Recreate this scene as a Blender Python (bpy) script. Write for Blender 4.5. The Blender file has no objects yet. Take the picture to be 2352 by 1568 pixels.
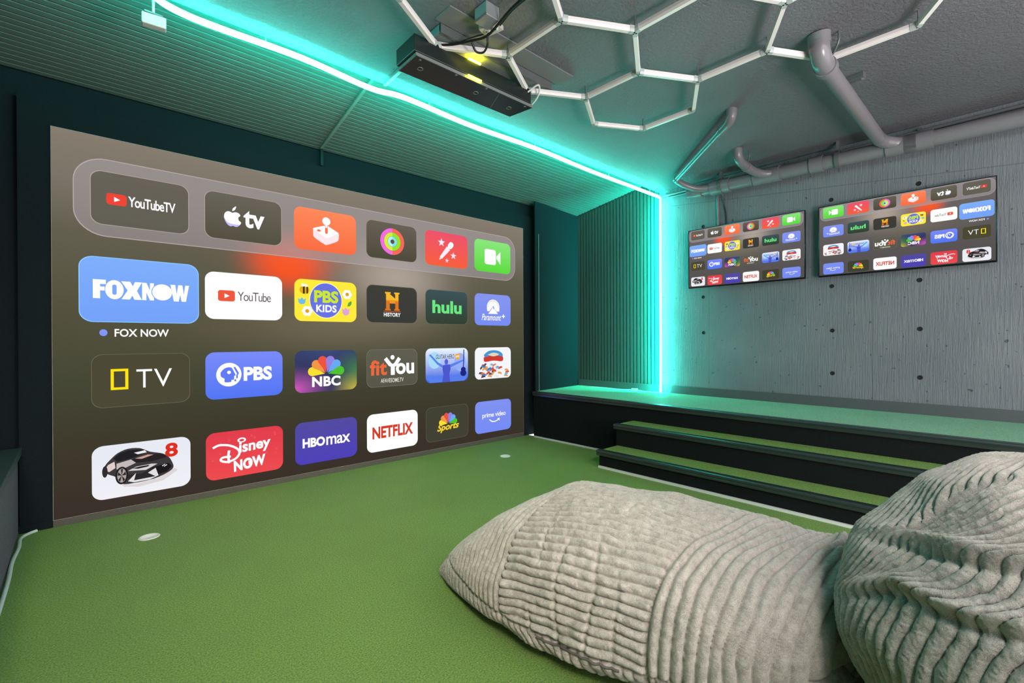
import bpy, bmesh, math, random
import numpy as np
from mathutils import Matrix, Vector
from mathutils.geometry import tessellate_polygon

S = bpy.context.scene
COL = S.collection
PI = math.pi

# ------------------------------------------------------------------ camera
YAW, PIT, ROL, FPX = 0.743170989, -0.002876411, -0.004285764, 1085.0
def cam_axes():
    f = Vector((math.sin(YAW)*math.cos(PIT), math.cos(YAW)*math.cos(PIT), math.sin(PIT)))
    r = Vector((math.cos(YAW), -math.sin(YAW), 0)); u = r.cross(f)
    r2 = math.cos(ROL)*r + math.sin(ROL)*u
    u2 = -math.sin(ROL)*r + math.cos(ROL)*u
    return r2, u2, f
_r, _u, _f = cam_axes()
cam = bpy.data.objects.new('camera', bpy.data.cameras.new('camera'))
COL.objects.link(cam)
cam.matrix_world = Matrix(((_r.x, _u.x, -_f.x, 0), (_r.y, _u.y, -_f.y, 0), (_r.z, _u.z, -_f.z, 1.2), (0, 0, 0, 1)))
cam.data.sensor_fit = 'HORIZONTAL'; cam.data.sensor_width = 36.0
cam.data.lens = 36.0*FPX/2352
cam.data.clip_start = 0.02
S.camera = cam

# ------------------------------------------------------------------ light and exposure
S.view_settings.view_transform = 'Standard'; S.view_settings.look = 'None'
S.view_settings.gamma = 1.0; S.view_settings.exposure = 0.0
S.view_settings.use_curve_mapping = False
S.cycles.use_denoising = True
S.cycles.max_bounces = 8; S.cycles.diffuse_bounces = 5
S.cycles.sample_clamp_indirect = 6.0
W = bpy.data.worlds.new('world'); S.world = W; W.use_nodes = True
W.node_tree.nodes['Background'].inputs[0].default_value = (1.0, 0.97, 0.95, 1)
W.node_tree.nodes['Background'].inputs[1].default_value = 2.6
def area(name, loc, aim, size, power, col=(1, 1, 1)):
    l = bpy.data.lights.new(name, 'AREA'); l.shape = 'RECTANGLE'; l.size, l.size_y = size
    l.energy = power; l.color = col
    o = bpy.data.objects.new(name, l); COL.objects.link(o); o.location = loc
    o.rotation_euler = (Vector(aim) - Vector(loc)).to_track_quat('-Z', 'Y').to_euler()
    return o
area('ceiling_lamp_back', (2.0, -1.6, 2.9), (2.6, 1.8, 0.3), (2.2, 0.6), 45, (1.0, 0.93, 0.9))
area('ceiling_fill', (1.8, -1.7, 0.9), (2.6, 0.9, 3.0), (0.8, 0.8), 95, (1.0, 0.93, 0.95))  # added fill behind the camera to brighten the ceiling, not a room fixture
floor_fill = area('warm_floor_fill', (-0.45, -0.9, 2.75), (1.6, 3.9, 0.0), (0.6, 0.6), 30, (1.0, 0.86, 0.68))  # added warm fill that brightens the turf by the screen, no real fixture
floor_fill.data.spread = math.radians(62)
bag_fill = area('round_bag_fill', (0.3, -1.3, 2.7), (2.0, -0.05, 0.4), (0.5, 0.5), 11, (1.0, 0.90, 0.84))  # added fill that lightens the near side of the round bean bag
bag_fill.data.spread = math.radians(70)

# ------------------------------------------------------------------ materials
def lin(c):
    return tuple(((x/255)/12.92 if x/255 <= 0.04045 else ((x/255+0.055)/1.055)**2.4) for x in c)
MATS = {}
def nt(name):
    m = bpy.data.materials.new(name); m.use_nodes = True
    n = m.node_tree; n.nodes.clear()
    out = n.nodes.new('ShaderNodeOutputMaterial')
    return m, n, out
def emis(rgb, k=1.0):
    key = ('e', rgb, k)
    if key not in MATS:
        m, n, out = nt('screen_light_%02x%02x%02x' % rgb)
        e = n.nodes.new('ShaderNodeEmission'); e.inputs[0].default_value = (*lin(rgb), 1); e.inputs[1].default_value = k
        n.links.new(e.outputs[0], out.inputs[0]); MATS[key] = m
    return MATS[key]
def plain(name, col, rough=0.6, metal=0.0, spec=0.5):
    if name in MATS: return MATS[name]
    m, n, out = nt(name)
    b = n.nodes.new('ShaderNodeBsdfPrincipled')
    b.inputs['Base Color'].default_value = (*col, 1); b.inputs['Roughness'].default_value = rough
    b.inputs['Metallic'].default_value = metal; b.inputs['Specular IOR Level'].default_value = spec
    n.links.new(b.outputs[0], out.inputs[0]); MATS[name] = m
    return m
def nodes_mat(name, rough=0.7, spec=0.3):
    m, n, out = nt(name)
    b = n.nodes.new('ShaderNodeBsdfPrincipled'); b.inputs['Roughness'].default_value = rough
    b.inputs['Specular IOR Level'].default_value = spec
    n.links.new(b.outputs[0], out.inputs[0]); MATS[name] = m
    g = n.nodes.new('ShaderNodeNewGeometry')
    return m, n, b, g.outputs['Position']
def N(n, t, **kw):
    d = n.nodes.new(t)
    for k, v in kw.items(): setattr(d, k, v)
    return d
def noise(n, vec, scale, detail=3, rough=0.55, stretch=None):
    if stretch:
        mp = N(n, 'ShaderNodeMapping'); mp.inputs['Scale'].default_value = stretch
        n.links.new(vec, mp.inputs[0]); vec = mp.outputs[0]
    t = N(n, 'ShaderNodeTexNoise'); t.inputs['Scale'].default_value = scale
    t.inputs['Detail'].default_value = detail; t.inputs['Roughness'].default_value = rough
    n.links.new(vec, t.inputs['Vector'])
    return t.outputs['Fac']
def ramp(n, fac, stops):
    r = N(n, 'ShaderNodeValToRGB'); cr = r.color_ramp
    while len(cr.elements) < len(stops): cr.elements.new(0.5)
    for e, (p, c) in zip(cr.elements, stops):
        e.position = p; e.color = (*c, 1) if len(c) == 3 else c
    n.links.new(fac, r.inputs[0]); return r.outputs[0]
def math_(n, op, a, b=None, c=None):
    d = N(n, 'ShaderNodeMath', operation=op)
    for i, v in enumerate((a, b, c)):
        if v is None: continue
        if isinstance(v, (int, float)): d.inputs[i].default_value = v
        else: n.links.new(v, d.inputs[i])
    return d.outputs[0]
def bump(n, b, h, strength, dist, prev=None):
    d = N(n, 'ShaderNodeBump'); d.inputs['Strength'].default_value = strength; d.inputs['Distance'].default_value = dist
    n.links.new(h, d.inputs['Height'])
    if prev is not None: n.links.new(prev, d.inputs['Normal'])
    n.links.new(d.outputs[0], b.inputs['Normal']); return d.outputs[0]

def make_turf(name, c0, c1, c2):
    m, n, b, P = nodes_mat(name, 0.6, 0.5)
    b.inputs['Sheen Weight'].default_value = 0.15; b.inputs['Sheen Roughness'].default_value = 0.3
    f = noise(n, P, 150, 5, 0.75)
    col = ramp(n, f, [(0.37, c0), (0.5, c1), (0.64, c2)])
    big = noise(n, P, 2.2, 2)
    mx = N(n, 'ShaderNodeMix', data_type='RGBA', blend_type='MULTIPLY'); mx.inputs[0].default_value = 1.0
    n.links.new(col, mx.inputs[6]); n.links.new(ramp(n, big, [(0.3, (0.94, 0.94, 0.94)), (0.7, (1.03, 1.03, 1.03))]), mx.inputs[7])
    n.links.new(mx.outputs[2], b.inputs['Base Color'])
    bump(n, b, f, 1.0, 0.02)
    return m
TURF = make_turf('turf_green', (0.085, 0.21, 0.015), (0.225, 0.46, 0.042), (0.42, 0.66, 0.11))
TURF_TEAL_LIT = make_turf('turf_teal_lit', (0.19, 0.52, 0.27), (0.35, 0.80, 0.50), (0.55, 0.90, 0.66))  # minty tone puts the strips' teal light into the platform turf colour

def make_concrete():
    m, n, b, P = nodes_mat('painted_concrete', 0.5, 0.4)
    sp = N(n, 'ShaderNodeSeparateXYZ'); n.links.new(P, sp.inputs[0])
    grain = noise(n, P, 9, 5, 0.6, (1, 9, 0.6))
    fine = noise(n, P, 60, 4, 0.6, (1, 3, 0.5))
    blot = noise(n, P, 1.6, 3)
    pits = noise(n, P, 26, 2, 0.5)
    def groove(v, at, w):
        d = math_(n, 'ABSOLUTE', math_(n, 'SUBTRACT', v, at)); return math_(n, 'LESS_THAN', d, w)
    seams = groove(sp.outputs[1], 2.40, 0.003)
    for at in (0.925, -0.55, 2.86): seams = math_(n, 'MAXIMUM', seams, groove(sp.outputs[1], at, 0.003))
    tilt = math_(n, 'ADD', sp.outputs[2], math_(n, 'MULTIPLY', sp.outputs[1], -0.098))
    ledge = groove(tilt, 2.503, 0.004)
    seams = math_(n, 'MAXIMUM', seams, ledge)
    pit = math_(n, 'LESS_THAN', pits, 0.285)
    col = ramp(n, blot, [(0.3, (0.14, 0.15, 0.172)), (0.7, (0.188, 0.197, 0.220))])
    mx = N(n, 'ShaderNodeMix', data_type='RGBA'); n.links.new(math_(n, 'MULTIPLY', math_(n, 'MAXIMUM', math_(n, 'MULTIPLY', seams, 0.5), pit), 0.75), mx.inputs[0])
    n.links.new(col, mx.inputs[6]); mx.inputs[7].default_value = (0.03, 0.035, 0.04, 1)
    n.links.new(mx.outputs[2], b.inputs['Base Color'])
    h = math_(n, 'ADD', math_(n, 'MULTIPLY', grain, 1.0), math_(n, 'MULTIPLY', fine, 0.35))
    h = math_(n, 'SUBTRACT', h, math_(n, 'MULTIPLY', seams, 0.7))
    h = math_(n, 'SUBTRACT', h, math_(n, 'MULTIPLY', pit, 0.4))
    bump(n, b, h, 0.5, 0.02)
    return m
CONC = make_concrete()

def make_stucco():
    m, n, b, P = nodes_mat('grey_stucco', 0.55, 0.45)
    f = noise(n, P, 50, 5, 0.7)
    big = noise(n, P, 1.3, 2)
    n.links.new(ramp(n, big, [(0.3, (0.215, 0.20, 0.228)), (0.7, (0.27, 0.252, 0.285))]), b.inputs['Base Color'])
    bump(n, b, f, 1.0, 0.05)
    return m
STUCCO = make_stucco()

def make_cloth(name, c, scale=350, rough=0.95, amt=0.35, dist=0.002, spread=0.35):
    m, n, b, P = nodes_mat(name, rough, 0.12)
    f = noise(n, P, scale, 3, 0.7)
    n.links.new(ramp(n, f, [(0.25, tuple(x*(1-spread) for x in c)), (0.75, tuple(x*(1+spread) for x in c))]), b.inputs['Base Color'])
    bump(n, b, f, amt, dist)
    return m
BLACKFAB = make_cloth('black_fabric', (0.008, 0.012, 0.016))
RISER = make_cloth('black_carpet', (0.007, 0.009, 0.009), 300, spread=0.6)
CHARCOAL = make_cloth('charcoal_carpet', (0.17, 0.14, 0.175), 220, spread=0.5)
TRIM = plain('dark_teal_trim', (0.03, 0.055, 0.055), 0.55)
SLAT = plain('slat_grey', (0.12, 0.13, 0.125), 0.5)
SLATW = plain('slat_dark', (0.06, 0.068, 0.065), 0.5)
BACKING = plain('slat_backing', (0.012, 0.014, 0.014), 0.9)
NOSE = plain('glossy_black_nosing', (0.018, 0.026, 0.027), 0.28, spec=1.0)
WHITEP = plain('white_plastic', (0.72, 0.72, 0.70), 0.4)
WHITETUBE = plain('white_tube', (0.86, 0.80, 0.80), 0.35)
PIPE = plain('grey_pipe', (0.19, 0.175, 0.195), 0.28)
METAL = plain('painted_steel', (0.14, 0.145, 0.15), 0.4, 0.3)
GALV = plain('grey_metal', (0.36, 0.36, 0.38), 0.45, 0.5)
BOARD = plain('mount_board_grey', (0.19, 0.185, 0.20), 0.6)
BLACKM = plain('black_housing', (0.010, 0.014, 0.015), 0.35)
BLACKG = plain('black_gloss', (0.006, 0.006, 0.007), 0.15)
CABLE = plain('black_cable', (0.012, 0.012, 0.013), 0.45)
BASEB = plain('baseboard_grey', (0.075, 0.085, 0.092), 0.5)
HOLE = plain('tie_hole_dark', (0.01, 0.01, 0.011), 0.9)
GREYL = plain('grey_line', (0.16, 0.17, 0.17), 0.5)
def make_led(name, col, k):
    m, n, out = nt(name)
    e = n.nodes.new('ShaderNodeEmission'); e.inputs[0].default_value = (*col, 1); e.inputs[1].default_value = k
    n.links.new(e.outputs[0], out.inputs[0]); return m
LED = make_led('teal_led', (0.075, 1.0, 0.78), 21)
GLOW_SOFFIT = make_led('teal_back_glow', (0.012, 1.0, 0.70), 520)  # for the unseen emitters added behind the tubes to spread more teal
GLOW_SLATS = make_led('teal_back_glow_slats', (0.008, 1.0, 0.72), 2400)
LEDV = make_led('teal_led_upright', (0.035, 1.0, 0.78), 75)
GLOW_DIM = make_led('teal_back_glow_dim', (0.10, 1.0, 0.78), 75)
YLED2 = make_led('yellow_led_bright', (1.0, 0.95, 0.02), 110)
YLED = make_led('yellow_led', (1.0, 0.95, 0.02), 30)

def make_plush():
    m, n, b, P = nodes_mat('plush_corduroy', 0.95, 0.1)
    fur = noise(n, P, 420, 4, 0.75)
    pat = noise(n, P, 38, 3, 0.6)
    att = N(n, 'ShaderNodeAttribute'); att.attribute_name = 'pile'
    mixf = math_(n, 'ADD', math_(n, 'MULTIPLY', fur, 0.65), math_(n, 'MULTIPLY', pat, 0.35))
    col = ramp(n, mixf, [(0.38, (0.255, 0.232, 0.213)), (0.51, (0.45, 0.412, 0.382)), (0.63, (0.61, 0.565, 0.53))])
    n.links.new(col, b.inputs['Base Color'])
    b.inputs['Sheen Weight'].default_value = 0.35; b.inputs['Sheen Roughness'].default_value = 0.4
    bump(n, b, mixf, 0.7, 0.006)
    return m
PLUSH = make_plush()

# ------------------------------------------------------------------ mesh helpers
class MB:
    def __init__(s): s.v = []; s.f = []; s.m = []; s.sm = []
    def add(s, vs, fs, mi=0, smooth=False):
        o = len(s.v); s.v += [tuple(p) for p in vs]
        for f in fs: s.f.append(tuple(i+o for i in f)); s.m.append(mi); s.sm.append(smooth)
        return s
    def box(s, a, b, mi=0):
        x0, y0, z0 = a; x1, y1, z1 = b
        s.add([(x0,y0,z0),(x1,y0,z0),(x1,y1,z0),(x0,y1,z0),(x0,y0,z1),(x1,y0,z1),(x1,y1,z1),(x0,y1,z1)],
              [(0,3,2,1),(4,5,6,7),(0,1,5,4),(1,2,6,5),(2,3,7,6),(3,0,4,7)], mi); return s
    def prism(s, poly, z0, z1, mi=0):
        n = len(poly)
        s.add([(x,y,z0) for x,y in poly]+[(x,y,z1) for x,y in poly],
              [tuple(range(n-1,-1,-1)), tuple(range(n,2*n))]+[(i,(i+1)%n,(i+1)%n+n,i+n) for i in range(n)], mi); return s
    def extrude_y(s, poly_xz, y0, y1, mi=0, smooth=False):
        n = len(poly_xz)
        s.add([(x,y0,z) for x,z in poly_xz]+[(x,y1,z) for x,z in poly_xz],
              [(i,(i+1)%n,(i+1)%n+n,i+n) for i in range(n)], mi, smooth)
        s.add([(x,y0,z) for x,z in poly_xz], [tuple(range(n))], mi)
        s.add([(x,y1,z) for x,z in poly_xz], [tuple(range(n-1,-1,-1))], mi); return s
    def tube(s, pts, r, seg=16, mi=0, cap=True):
        pts = [Vector(p) for p in pts]; n = len(pts)
        rs = r if isinstance(r, (list, tuple)) else [r]*n
        t0 = (pts[1]-pts[0]).normalized()
        up = Vector((0,0,1)) if abs(t0.z) < 0.9 else Vector((1,0,0))
        nrm = (up - t0*up.dot(t0)).normalized()
        vs = []
        for i in range(n):
            if i == 0: t = t0
            elif i == n-1: t = (pts[i]-pts[i-1]).normalized()
            else: t = ((pts[i]-pts[i-1]).normalized()+(pts[i+1]-pts[i]).normalized()).normalized()
            nrm = (nrm - t*nrm.dot(t)).normalized(); bn = t.cross(nrm)
            for k in range(seg):
                a = 2*PI*k/seg; vs.append(pts[i]+(nrm*math.cos(a)+bn*math.sin(a))*rs[i])
        fs = [(i*seg+k, i*seg+(k+1)%seg, (i+1)*seg+(k+1)%seg, (i+1)*seg+k) for i in range(n-1) for k in range(seg)]
        s.add(vs, fs, mi, True)
        if cap:
            s.add(vs[:seg], [tuple(range(seg-1,-1,-1))], mi); s.add(vs[-seg:], [tuple(range(seg))], mi)
        return s
    def lathe(s, prof, c, seg=32, mi=0, axis='z'):
        vs = []
        for r, h in prof:
            for k in range(seg):
                a = 2*PI*k/seg; x, y = r*math.cos(a), r*math.sin(a)
                vs.append((c[0]+x, c[1]+y, c[2]+h) if axis == 'z' else (c[0]+h, c[1]+x, c[2]+y))
        n = len(prof)
        s.add(vs, [(i*seg+k, i*seg+(k+1)%seg, (i+1)*seg+(k+1)%seg, (i+1)*seg+k) for i in range(n-1) for k in range(seg)], mi, True)
        if prof[-1][0] > 1e-6: s.add(vs[-seg:], [tuple(range(seg))], mi)
        return s
    def build(s, name, mats, parent=None, bevel=0):
        me = bpy.data.meshes.new(name); me.from_pydata(s.v, [], s.f); me.update()
        if not isinstance(mats, (list, tuple)): mats = [mats]
        for m in mats: me.materials.append(m)
        me.polygons.foreach_set('material_index', s.m); me.polygons.foreach_set('use_smooth', s.sm)
        o = bpy.data.objects.new(name, me); COL.objects.link(o)
        if bevel:
            md = o.modifiers.new('bevel', 'BEVEL'); md.width = bevel; md.segments = 2; md.limit_method = 'ANGLE'
        if parent is not None:
            o.parent = parent
            o.matrix_parent_inverse = Matrix.Translation(-parent.location) if parent.type == 'EMPTY' else Matrix.Identity(4)
        return o
def tag(o, label, cat, group=None, kind=None):
    o['label'] = label; o['category'] = cat
    if group: o['group'] = group
    if kind: o['kind'] = kind
    return o
def thing(name, label, cat, loc=(0, 0, 0), group=None):
    o = bpy.data.objects.new(name, None); COL.objects.link(o); o.location = loc; o.empty_display_size = 0.1
    return tag(o, label, cat, group)
def struct(name, mb, mats, label=None):
    o = mb.build(name, mats); o['kind'] = 'structure'
    if label: o['label'] = label
    return o
def smooth_path(ctrl, n=10):
    c = [Vector(p) for p in ctrl]; c = [2*c[0]-c[1]]+c+[2*c[-1]-c[-2]]; out = []
    for i in range(1, len(c)-2):
        for k in range(n):
            t = k/n; a, b, d, e = c[i-1], c[i], c[i+1], c[i+2]
            out.append(0.5*((2*b)+(d-a)*t+(2*a-5*b+4*d-e)*t*t+(3*b-a-3*d+e)*t**3))
    out.append(c[-2]); return out

# ------------------------------------------------------------------ room shell
ZC = 2.975; XW = 5.2; YW = 4.33; XL = -1.0; YB = -2.2
CUPS = [(0.317, 3.65), (3.252, 3.65)]
f = MB(); xs = [XL]; R0 = 0.1
for cx, cy in CUPS: xs += [cx-R0, cx+R0]
xs.append(4.2); ys = [YB, 3.65-R0, 3.65+R0, YW]
for i in range(len(xs)-1):
    for j in range(3):
        if j == 1 and i in (1, 3):
            cx, cy = CUPS[(i-1)//2]; n = 32; vs = []
            for k in range(n):
                a = 2*PI*k/n; c, s_ = math.cos(a), math.sin(a); m = max(abs(c), abs(s_))
                vs += [(cx+c/m*R0, cy+s_/m*R0, 0), (cx+c*0.054, cy+s_*0.054, 0)]
            f.add(vs, [(2*k, 2*((k+1) % n), 2*((k+1) % n)+1, 2*k+1) for k in range(n)])
        else:
            f.add([(xs[i],ys[j],0),(xs[i+1],ys[j],0),(xs[i+1],ys[j+1],0),(xs[i],ys[j+1],0)], [(0,1,2,3)])
struct('floor', f, TURF)
struct('ceiling', MB().box((0.19, YB, ZC), (XW+0.1, 3.0, ZC+0.1)), STUCCO)
struct('trim_1', MB().box((XL-0.1, YB, 3.16), (XW+0.1, YW+0.1, 3.2)).box((0.19, 3.0, ZC), (XW+0.1, 3.008, 3.16)).box((0.182, YB, ZC), (0.19, 3.008, 3.16)), STUCCO)
wr = struct('wall_right', MB().box((XW, YB, 0), (XW+0.15, YW+0.1, 3.2)), CONC)
struct('wall_front', MB().box((XL-0.1, YW, 0), (XW, YW+0.1, 3.2)), BLACKFAB)
struct('wall_left', MB().box((XL-0.1, YB, 0), (XL, YW, 3.2)), BLACKFAB)
struct('baseboard_right', MB().box((XW-0.015, YB, 0.563), (XW, 2.97, 0.655)), BASEB)
for y, z in ((0.609, 2.498), (1.234, 2.5), (2.464, 2.472), (1.231, 1.692), (0.604, 1.689), (2.466, 1.677), (2.463, 1.275), (1.227, 1.277), (0.602, 1.279), (1.227, 0.877), (0.602, 0.872)):
    MB().lathe([(0.019, 0), (0.0185, -0.002), (0.015, -0.0015), (0.013, -0.0005), (0.0, -0.0004)], (XW, y, z), 20, axis='x').build('tie_hole', HOLE, wr)['label'] = 'dark round form-tie hole'

# slatted soffit and slatted side panel
def zs_(y): return 3.14-0.153*(y-3.0) if y > 3.0 else 3.14   # underside of the backing: slopes down to the screen wall
pan = MB(); pan.box((XL, YB, 3.14), (0.19, 3.0, 3.152))
pan.add([(x, y, zs_(y)+d) for x in (XL, XW) for y, d in ((3.0, 0), (YW, 0), (YW, 0.012), (3.0, 0.012))], [(0, 1, 5, 4), (1, 2, 6, 5), (2, 3, 7, 6), (3, 0, 4, 7), (0, 3, 2, 1), (4, 5, 6, 7)])
soff = thing('slatted_ceiling_panel', 'ribbed dark panelling covering the ceiling strip above the big screen', 'panel', (2.0, 3.6, 2.99))
pan.build('backing', BACKING, soff)
sl = MB(); y = 4.31
while y > YB+0.06:
    x1 = XW-0.04 if y > 3.03 else 0.19; ya = y-0.036; a, b = zs_(ya), zs_(y)
    sl.add([(x, *q) for x in (XL, x1) for q in ((ya, a), (y, b), (y, b-0.014), (ya, a-0.014))], [(0, 1, 5, 4), (1, 2, 6, 5), (2, 3, 7, 6), (3, 0, 4, 7), (0, 3, 2, 1), (4, 5, 6, 7)]); y -= 0.05
sl.build('slats', SLAT, soff)
sp = thing('slatted_wall_panel', 'vertical ribbed dark panelling on the wall beside the upright glowing strip', 'panel', (XW, 3.6, 0.6))
bk = MB(); v_ = [(3.005, 0.563), (4.25, 0.563), (4.25, zs_(4.25)-0.016), (3.005, zs_(3.005)-0.016)]
bk.add([(x, y, z) for x in (XW-0.008, XW) for y, z in v_], [(0, 1, 2, 3), (7, 6, 5, 4), (0, 4, 5, 1), (1, 5, 6, 2), (2, 6, 7, 3), (3, 7, 4, 0)]); bk.build('backing', BACKING, sp)
sl = MB(); y = 4.26
while y > 3.05:
    sl.box((XW-0.022, y-0.036, 0.65), (XW-0.008, y, zs_(y)-0.018)); y -= 0.05
sl.build('slats', SLATW, sp)
MB().box((XW-0.034, 3.0, 0.563), (XW-0.008, 4.25, 0.65)).build('skirting', BASEB, sp)

# ------------------------------------------------------------------ black fabric around the screen
YS = 4.262
sur = thing('screen_surround', 'black fabric border hung around the big projection screen', 'screen surround', (2, 4.29, 0))
MB().box((-0.275, 4.267, 0.0), (-0.124, 4.30, 2.76)).build('side_flap', BLACKFAB, sur)
MB().box((4.11, 4.266, 0.0), (4.33, 4.30, 2.6)).build('side_flap', BLACKFAB, sur)
MB().box((-0.275, 4.27, 2.598), (4.42, 4.30, 2.765)).build('top_flap', BLACKFAB, sur)
MB().box((-0.278, 4.258, 0.0), (-0.126, 4.267, 0.05)).build('hem', BLACKFAB, sur)
sc_ = MB().prism([(4.20, 4.135), (5.19, 4.262), (5.19, 4.28), (4.20, 4.155)], 0.563, 2.93)
pn = thing('fabric_panel', 'dark fabric panel standing on the platform between screen and ribbed wall', 'panel', (4.7, 4.2, 0.563))
sc_.build('panel_face', BLACKFAB, pn)
MB().tube([(4.262, 4.137, 0.563), (4.262, 4.137, 2.53)], 0.0028, 8).build('edge_piping', plain('pale_piping', (0.25, 0.28, 0.22), 0.6), pn)['label'] = 'pale seam line'

# ------------------------------------------------------------------ platform and steps
YE = -2.1
pl = thing('raised_platform', 'long raised platform of green turf along the grey wall', 'platform', (4.7, 1.0, 0))
MB().prism([(4.165, YE), (XW-0.004, YE), (XW-0.004, 4.27), (4.165, 4.14)], 0, 0.548).build('riser', RISER, pl)
MB().prism([(4.19, YE), (XW-0.004, YE), (XW-0.004, 4.268), (4.19, 4.138)], 0.548, 0.563).build('turf_top', TURF_TEAL_LIT, pl)
def nosing(x, z, y0, y1, par, h=0.05, over=0.032):
    # bullnose profile in the x-z plane, front towards -x
    P = [(x+0.03, z+0.003)]+[(x-over+0.014-0.014*math.sin(a), z-0.012+0.015*math.cos(a)) for a in np.linspace(0, PI/2, 7)]
    P += [(x-over, z-0.018), (x-over*0.74, z-0.022), (x-over*0.72, z-0.027), (x-over*0.85, z-0.032), (x-over*0.8, z-h), (x-0.001, z-h), (x-0.001, z-0.002), (x+0.03, z-0.002)]
    return MB().extrude_y(P, y0, y1).build('nosing', NOSE, par)
nosing(4.165, 0.563, YE, 4.13, pl)
PALE = plain('pale_edge_strip', (0.62, 0.66, 0.62), 0.4)
MB().box((4.148, 2.76, 0), (4.165, 4.12, 0.017)).build('edge_strip', PALE, pl)
st = thing('carpeted_steps', 'two black carpeted steps with green turf treads below the platform', 'steps', (3.9, 0.5, 0))
MB().box((3.61, YE, 0), (4.16, 2.72, 0.15)).build('riser', RISER, st)
MB().box((3.885, YE, 0.165), (4.16, 2.72, 0.36)).build('riser', RISER, st)
MB().box((3.63, YE, 0.15), (3.885, 2.71, 0.165)).build('tread', TURF, st)
MB().box((3.905, YE, 0.36), (4.16, 2.71, 0.375)).build('tread', TURF, st)
nosing(3.61, 0.165, YE, 2.735, st, 0.046); nosing(3.885, 0.375, YE, 2.735, st, 0.046)
MB().box((3.592, YE, 0), (3.61, 2.72, 0.019)).build('edge_strip', PALE, st)
lp = thing('side_platform', 'low dark grey carpeted platform at the left edge of the room', 'platform', (-0.6, 1, 0))
MB().box((XL+0.005, YE, 0), (-0.28, 4.255, 0.495)).build('carpet_side', CHARCOAL, lp)
MB().box((XL+0.005, YE, 0.495), (-0.262, 4.255, 0.54)).build('edge_trim', TRIM, lp, 0.004)
MB().box((XL+0.005, YE, 0.54), (-0.40, 4.20, 0.543)).build('top_mat', BLACKFAB, lp)
MB().box((-0.36, YE, 0.54), (-0.345, 4.20, 0.5425)).build('groove', BACKING, lp)

# ------------------------------------------------------------------ LED strips
led = thing('led_strip', 'glowing teal light strip running across the ceiling above the screen', 'light strip', (2.5, 3.0, 2.93))
path = [(5.10, 2.95, 2.89), (4.6, 2.955, 2.892), (3.8, 2.955, 2.89), (3.0, 2.94, 2.895), (2.3, 2.96, 2.889), (1.7, 2.94, 2.895), (1.45, 2.965, 2.885), (1.0, 2.94, 2.895), (0.6, 2.955, 2.893), (0.42, 2.955, 2.895), (0.3, 2.91, 2.895), (0.235, 2.80, 2.895), (0.225, 2.6, 2.895), (0.225, 1.5, 2.895), (0.225, 0.0, 2.895), (0.225, -2.0, 2.895)]
def back_glow(pts, up, par, glow):
    # added unseen glow behind the diffuser: two faces brighten the surface behind, dark underside
    pts = [Vector(p) for p in pts]; up = Vector(up); mb = MB(); vs = []
    for i, p in enumerate(pts):
        t = (pts[min(i+1, len(pts)-1)]-pts[max(i-1, 0)]).normalized(); sd = t.cross(up).normalized()
        vs += [p+up*0.015-sd*0.0085, p+up*0.015+sd*0.0085, p+up*0.0215]
    for i in range(len(pts)-1):
        a = 3*i; b = a+3
        mb.add([vs[k] for k in (a, a+2, b+2, b)], [(0, 1, 2, 3)], 0); mb.add([vs[k] for k in (a+2, a+1, b+1, b+2)], [(0, 1, 2, 3)], 2)
        mb.add([vs[k] for k in (a, a+1, b+1, b)], [(0, 1, 2, 3)], 1)
    return mb.build('added_glow', [glow[0], BACKING, glow[1]], par)
pp_ = smooth_path(path, 6)
MB().tube(pp_, 0.0145, 10).build('light_tube', LED, led); back_glow(pp_, (0, 0, 1), led, (GLOW_DIM, GLOW_SOFFIT))
for x in (0.8, 1.9, 3.0, 4.1, 4.9): MB().box((x, 2.952, 2.905), (x+0.006, 2.958, ZC)).build('clip', GREYL, led)
led2 = thing('led_strip', 'upright glowing teal light strip in the corner of the grey wall', 'light strip', (5.15, 2.985, 0.57))
vp_ = [(5.10, 2.938, 2.885), (5.101, 2.940, 2.0), (5.10, 2.938, 1.2), (5.098, 2.940, 0.575)]
MB().tube(vp_, 0.0125, 10).build('light_tube', LEDV, led2); back_glow(vp_, (1, 0, 0), led2, (GLOW_SLATS, GLOW_DIM))
for z in (0.8, 1.7, 2.6): MB().box((5.115, 2.936, z), (5.2, 2.942, z+0.006)).build('clip', GREYL, led2)

# ------------------------------------------------------------------ hexagon light frame
Z_H = 2.895
hx = thing('hexagon_light_frame', 'white hexagonal honeycomb of light tubes under the grey ceiling', 'light fixture', (2.4, 1.6, Z_H))
X0, DX, SD = 1.524, 0.3665, 0.423
V = {}
def hv(name, i, y): V[name] = Vector((X0+DX*i, y, Z_H))
# rows follow y; column index i counts half-widths
yb = 2.297
hv('B', 0, yb); hv('C', 1, yb-SD/2); hv('E', 2, yb); hv('F', 3, yb-SD/2); hv('I', 4, yb); hv('J', 5, yb-SD/2)
hv('A', 0, yb) ; hv('D', 1, yb-1.5*SD); hv('H', 2, yb-2*SD); hv('G', 3, yb-1.5*SD); hv('L', 4, yb-2*SD); hv('K', 5, yb-1.5*SD)
hv('A', -1, yb-SD/2); hv('A2', -1, yb-1.5*SD); hv('D2', 0, yb-2*SD)
hv('H2', 2, yb-3*SD); hv('H3', 3, yb-3.5*SD); hv('M', 4, yb-3*SD); hv('N', 5, yb-3.5*SD); hv('O', 5, yb-4.5*SD); hv('P', 4, yb-5*SD); hv('Q', 3, yb-4.5*SD)
hv('H1', 1, yb-3.5*SD); hv('D3', 0, yb-3*SD); hv('Q2', 2, yb-5*SD); hv('R', 1, yb-4.5*SD)
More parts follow.
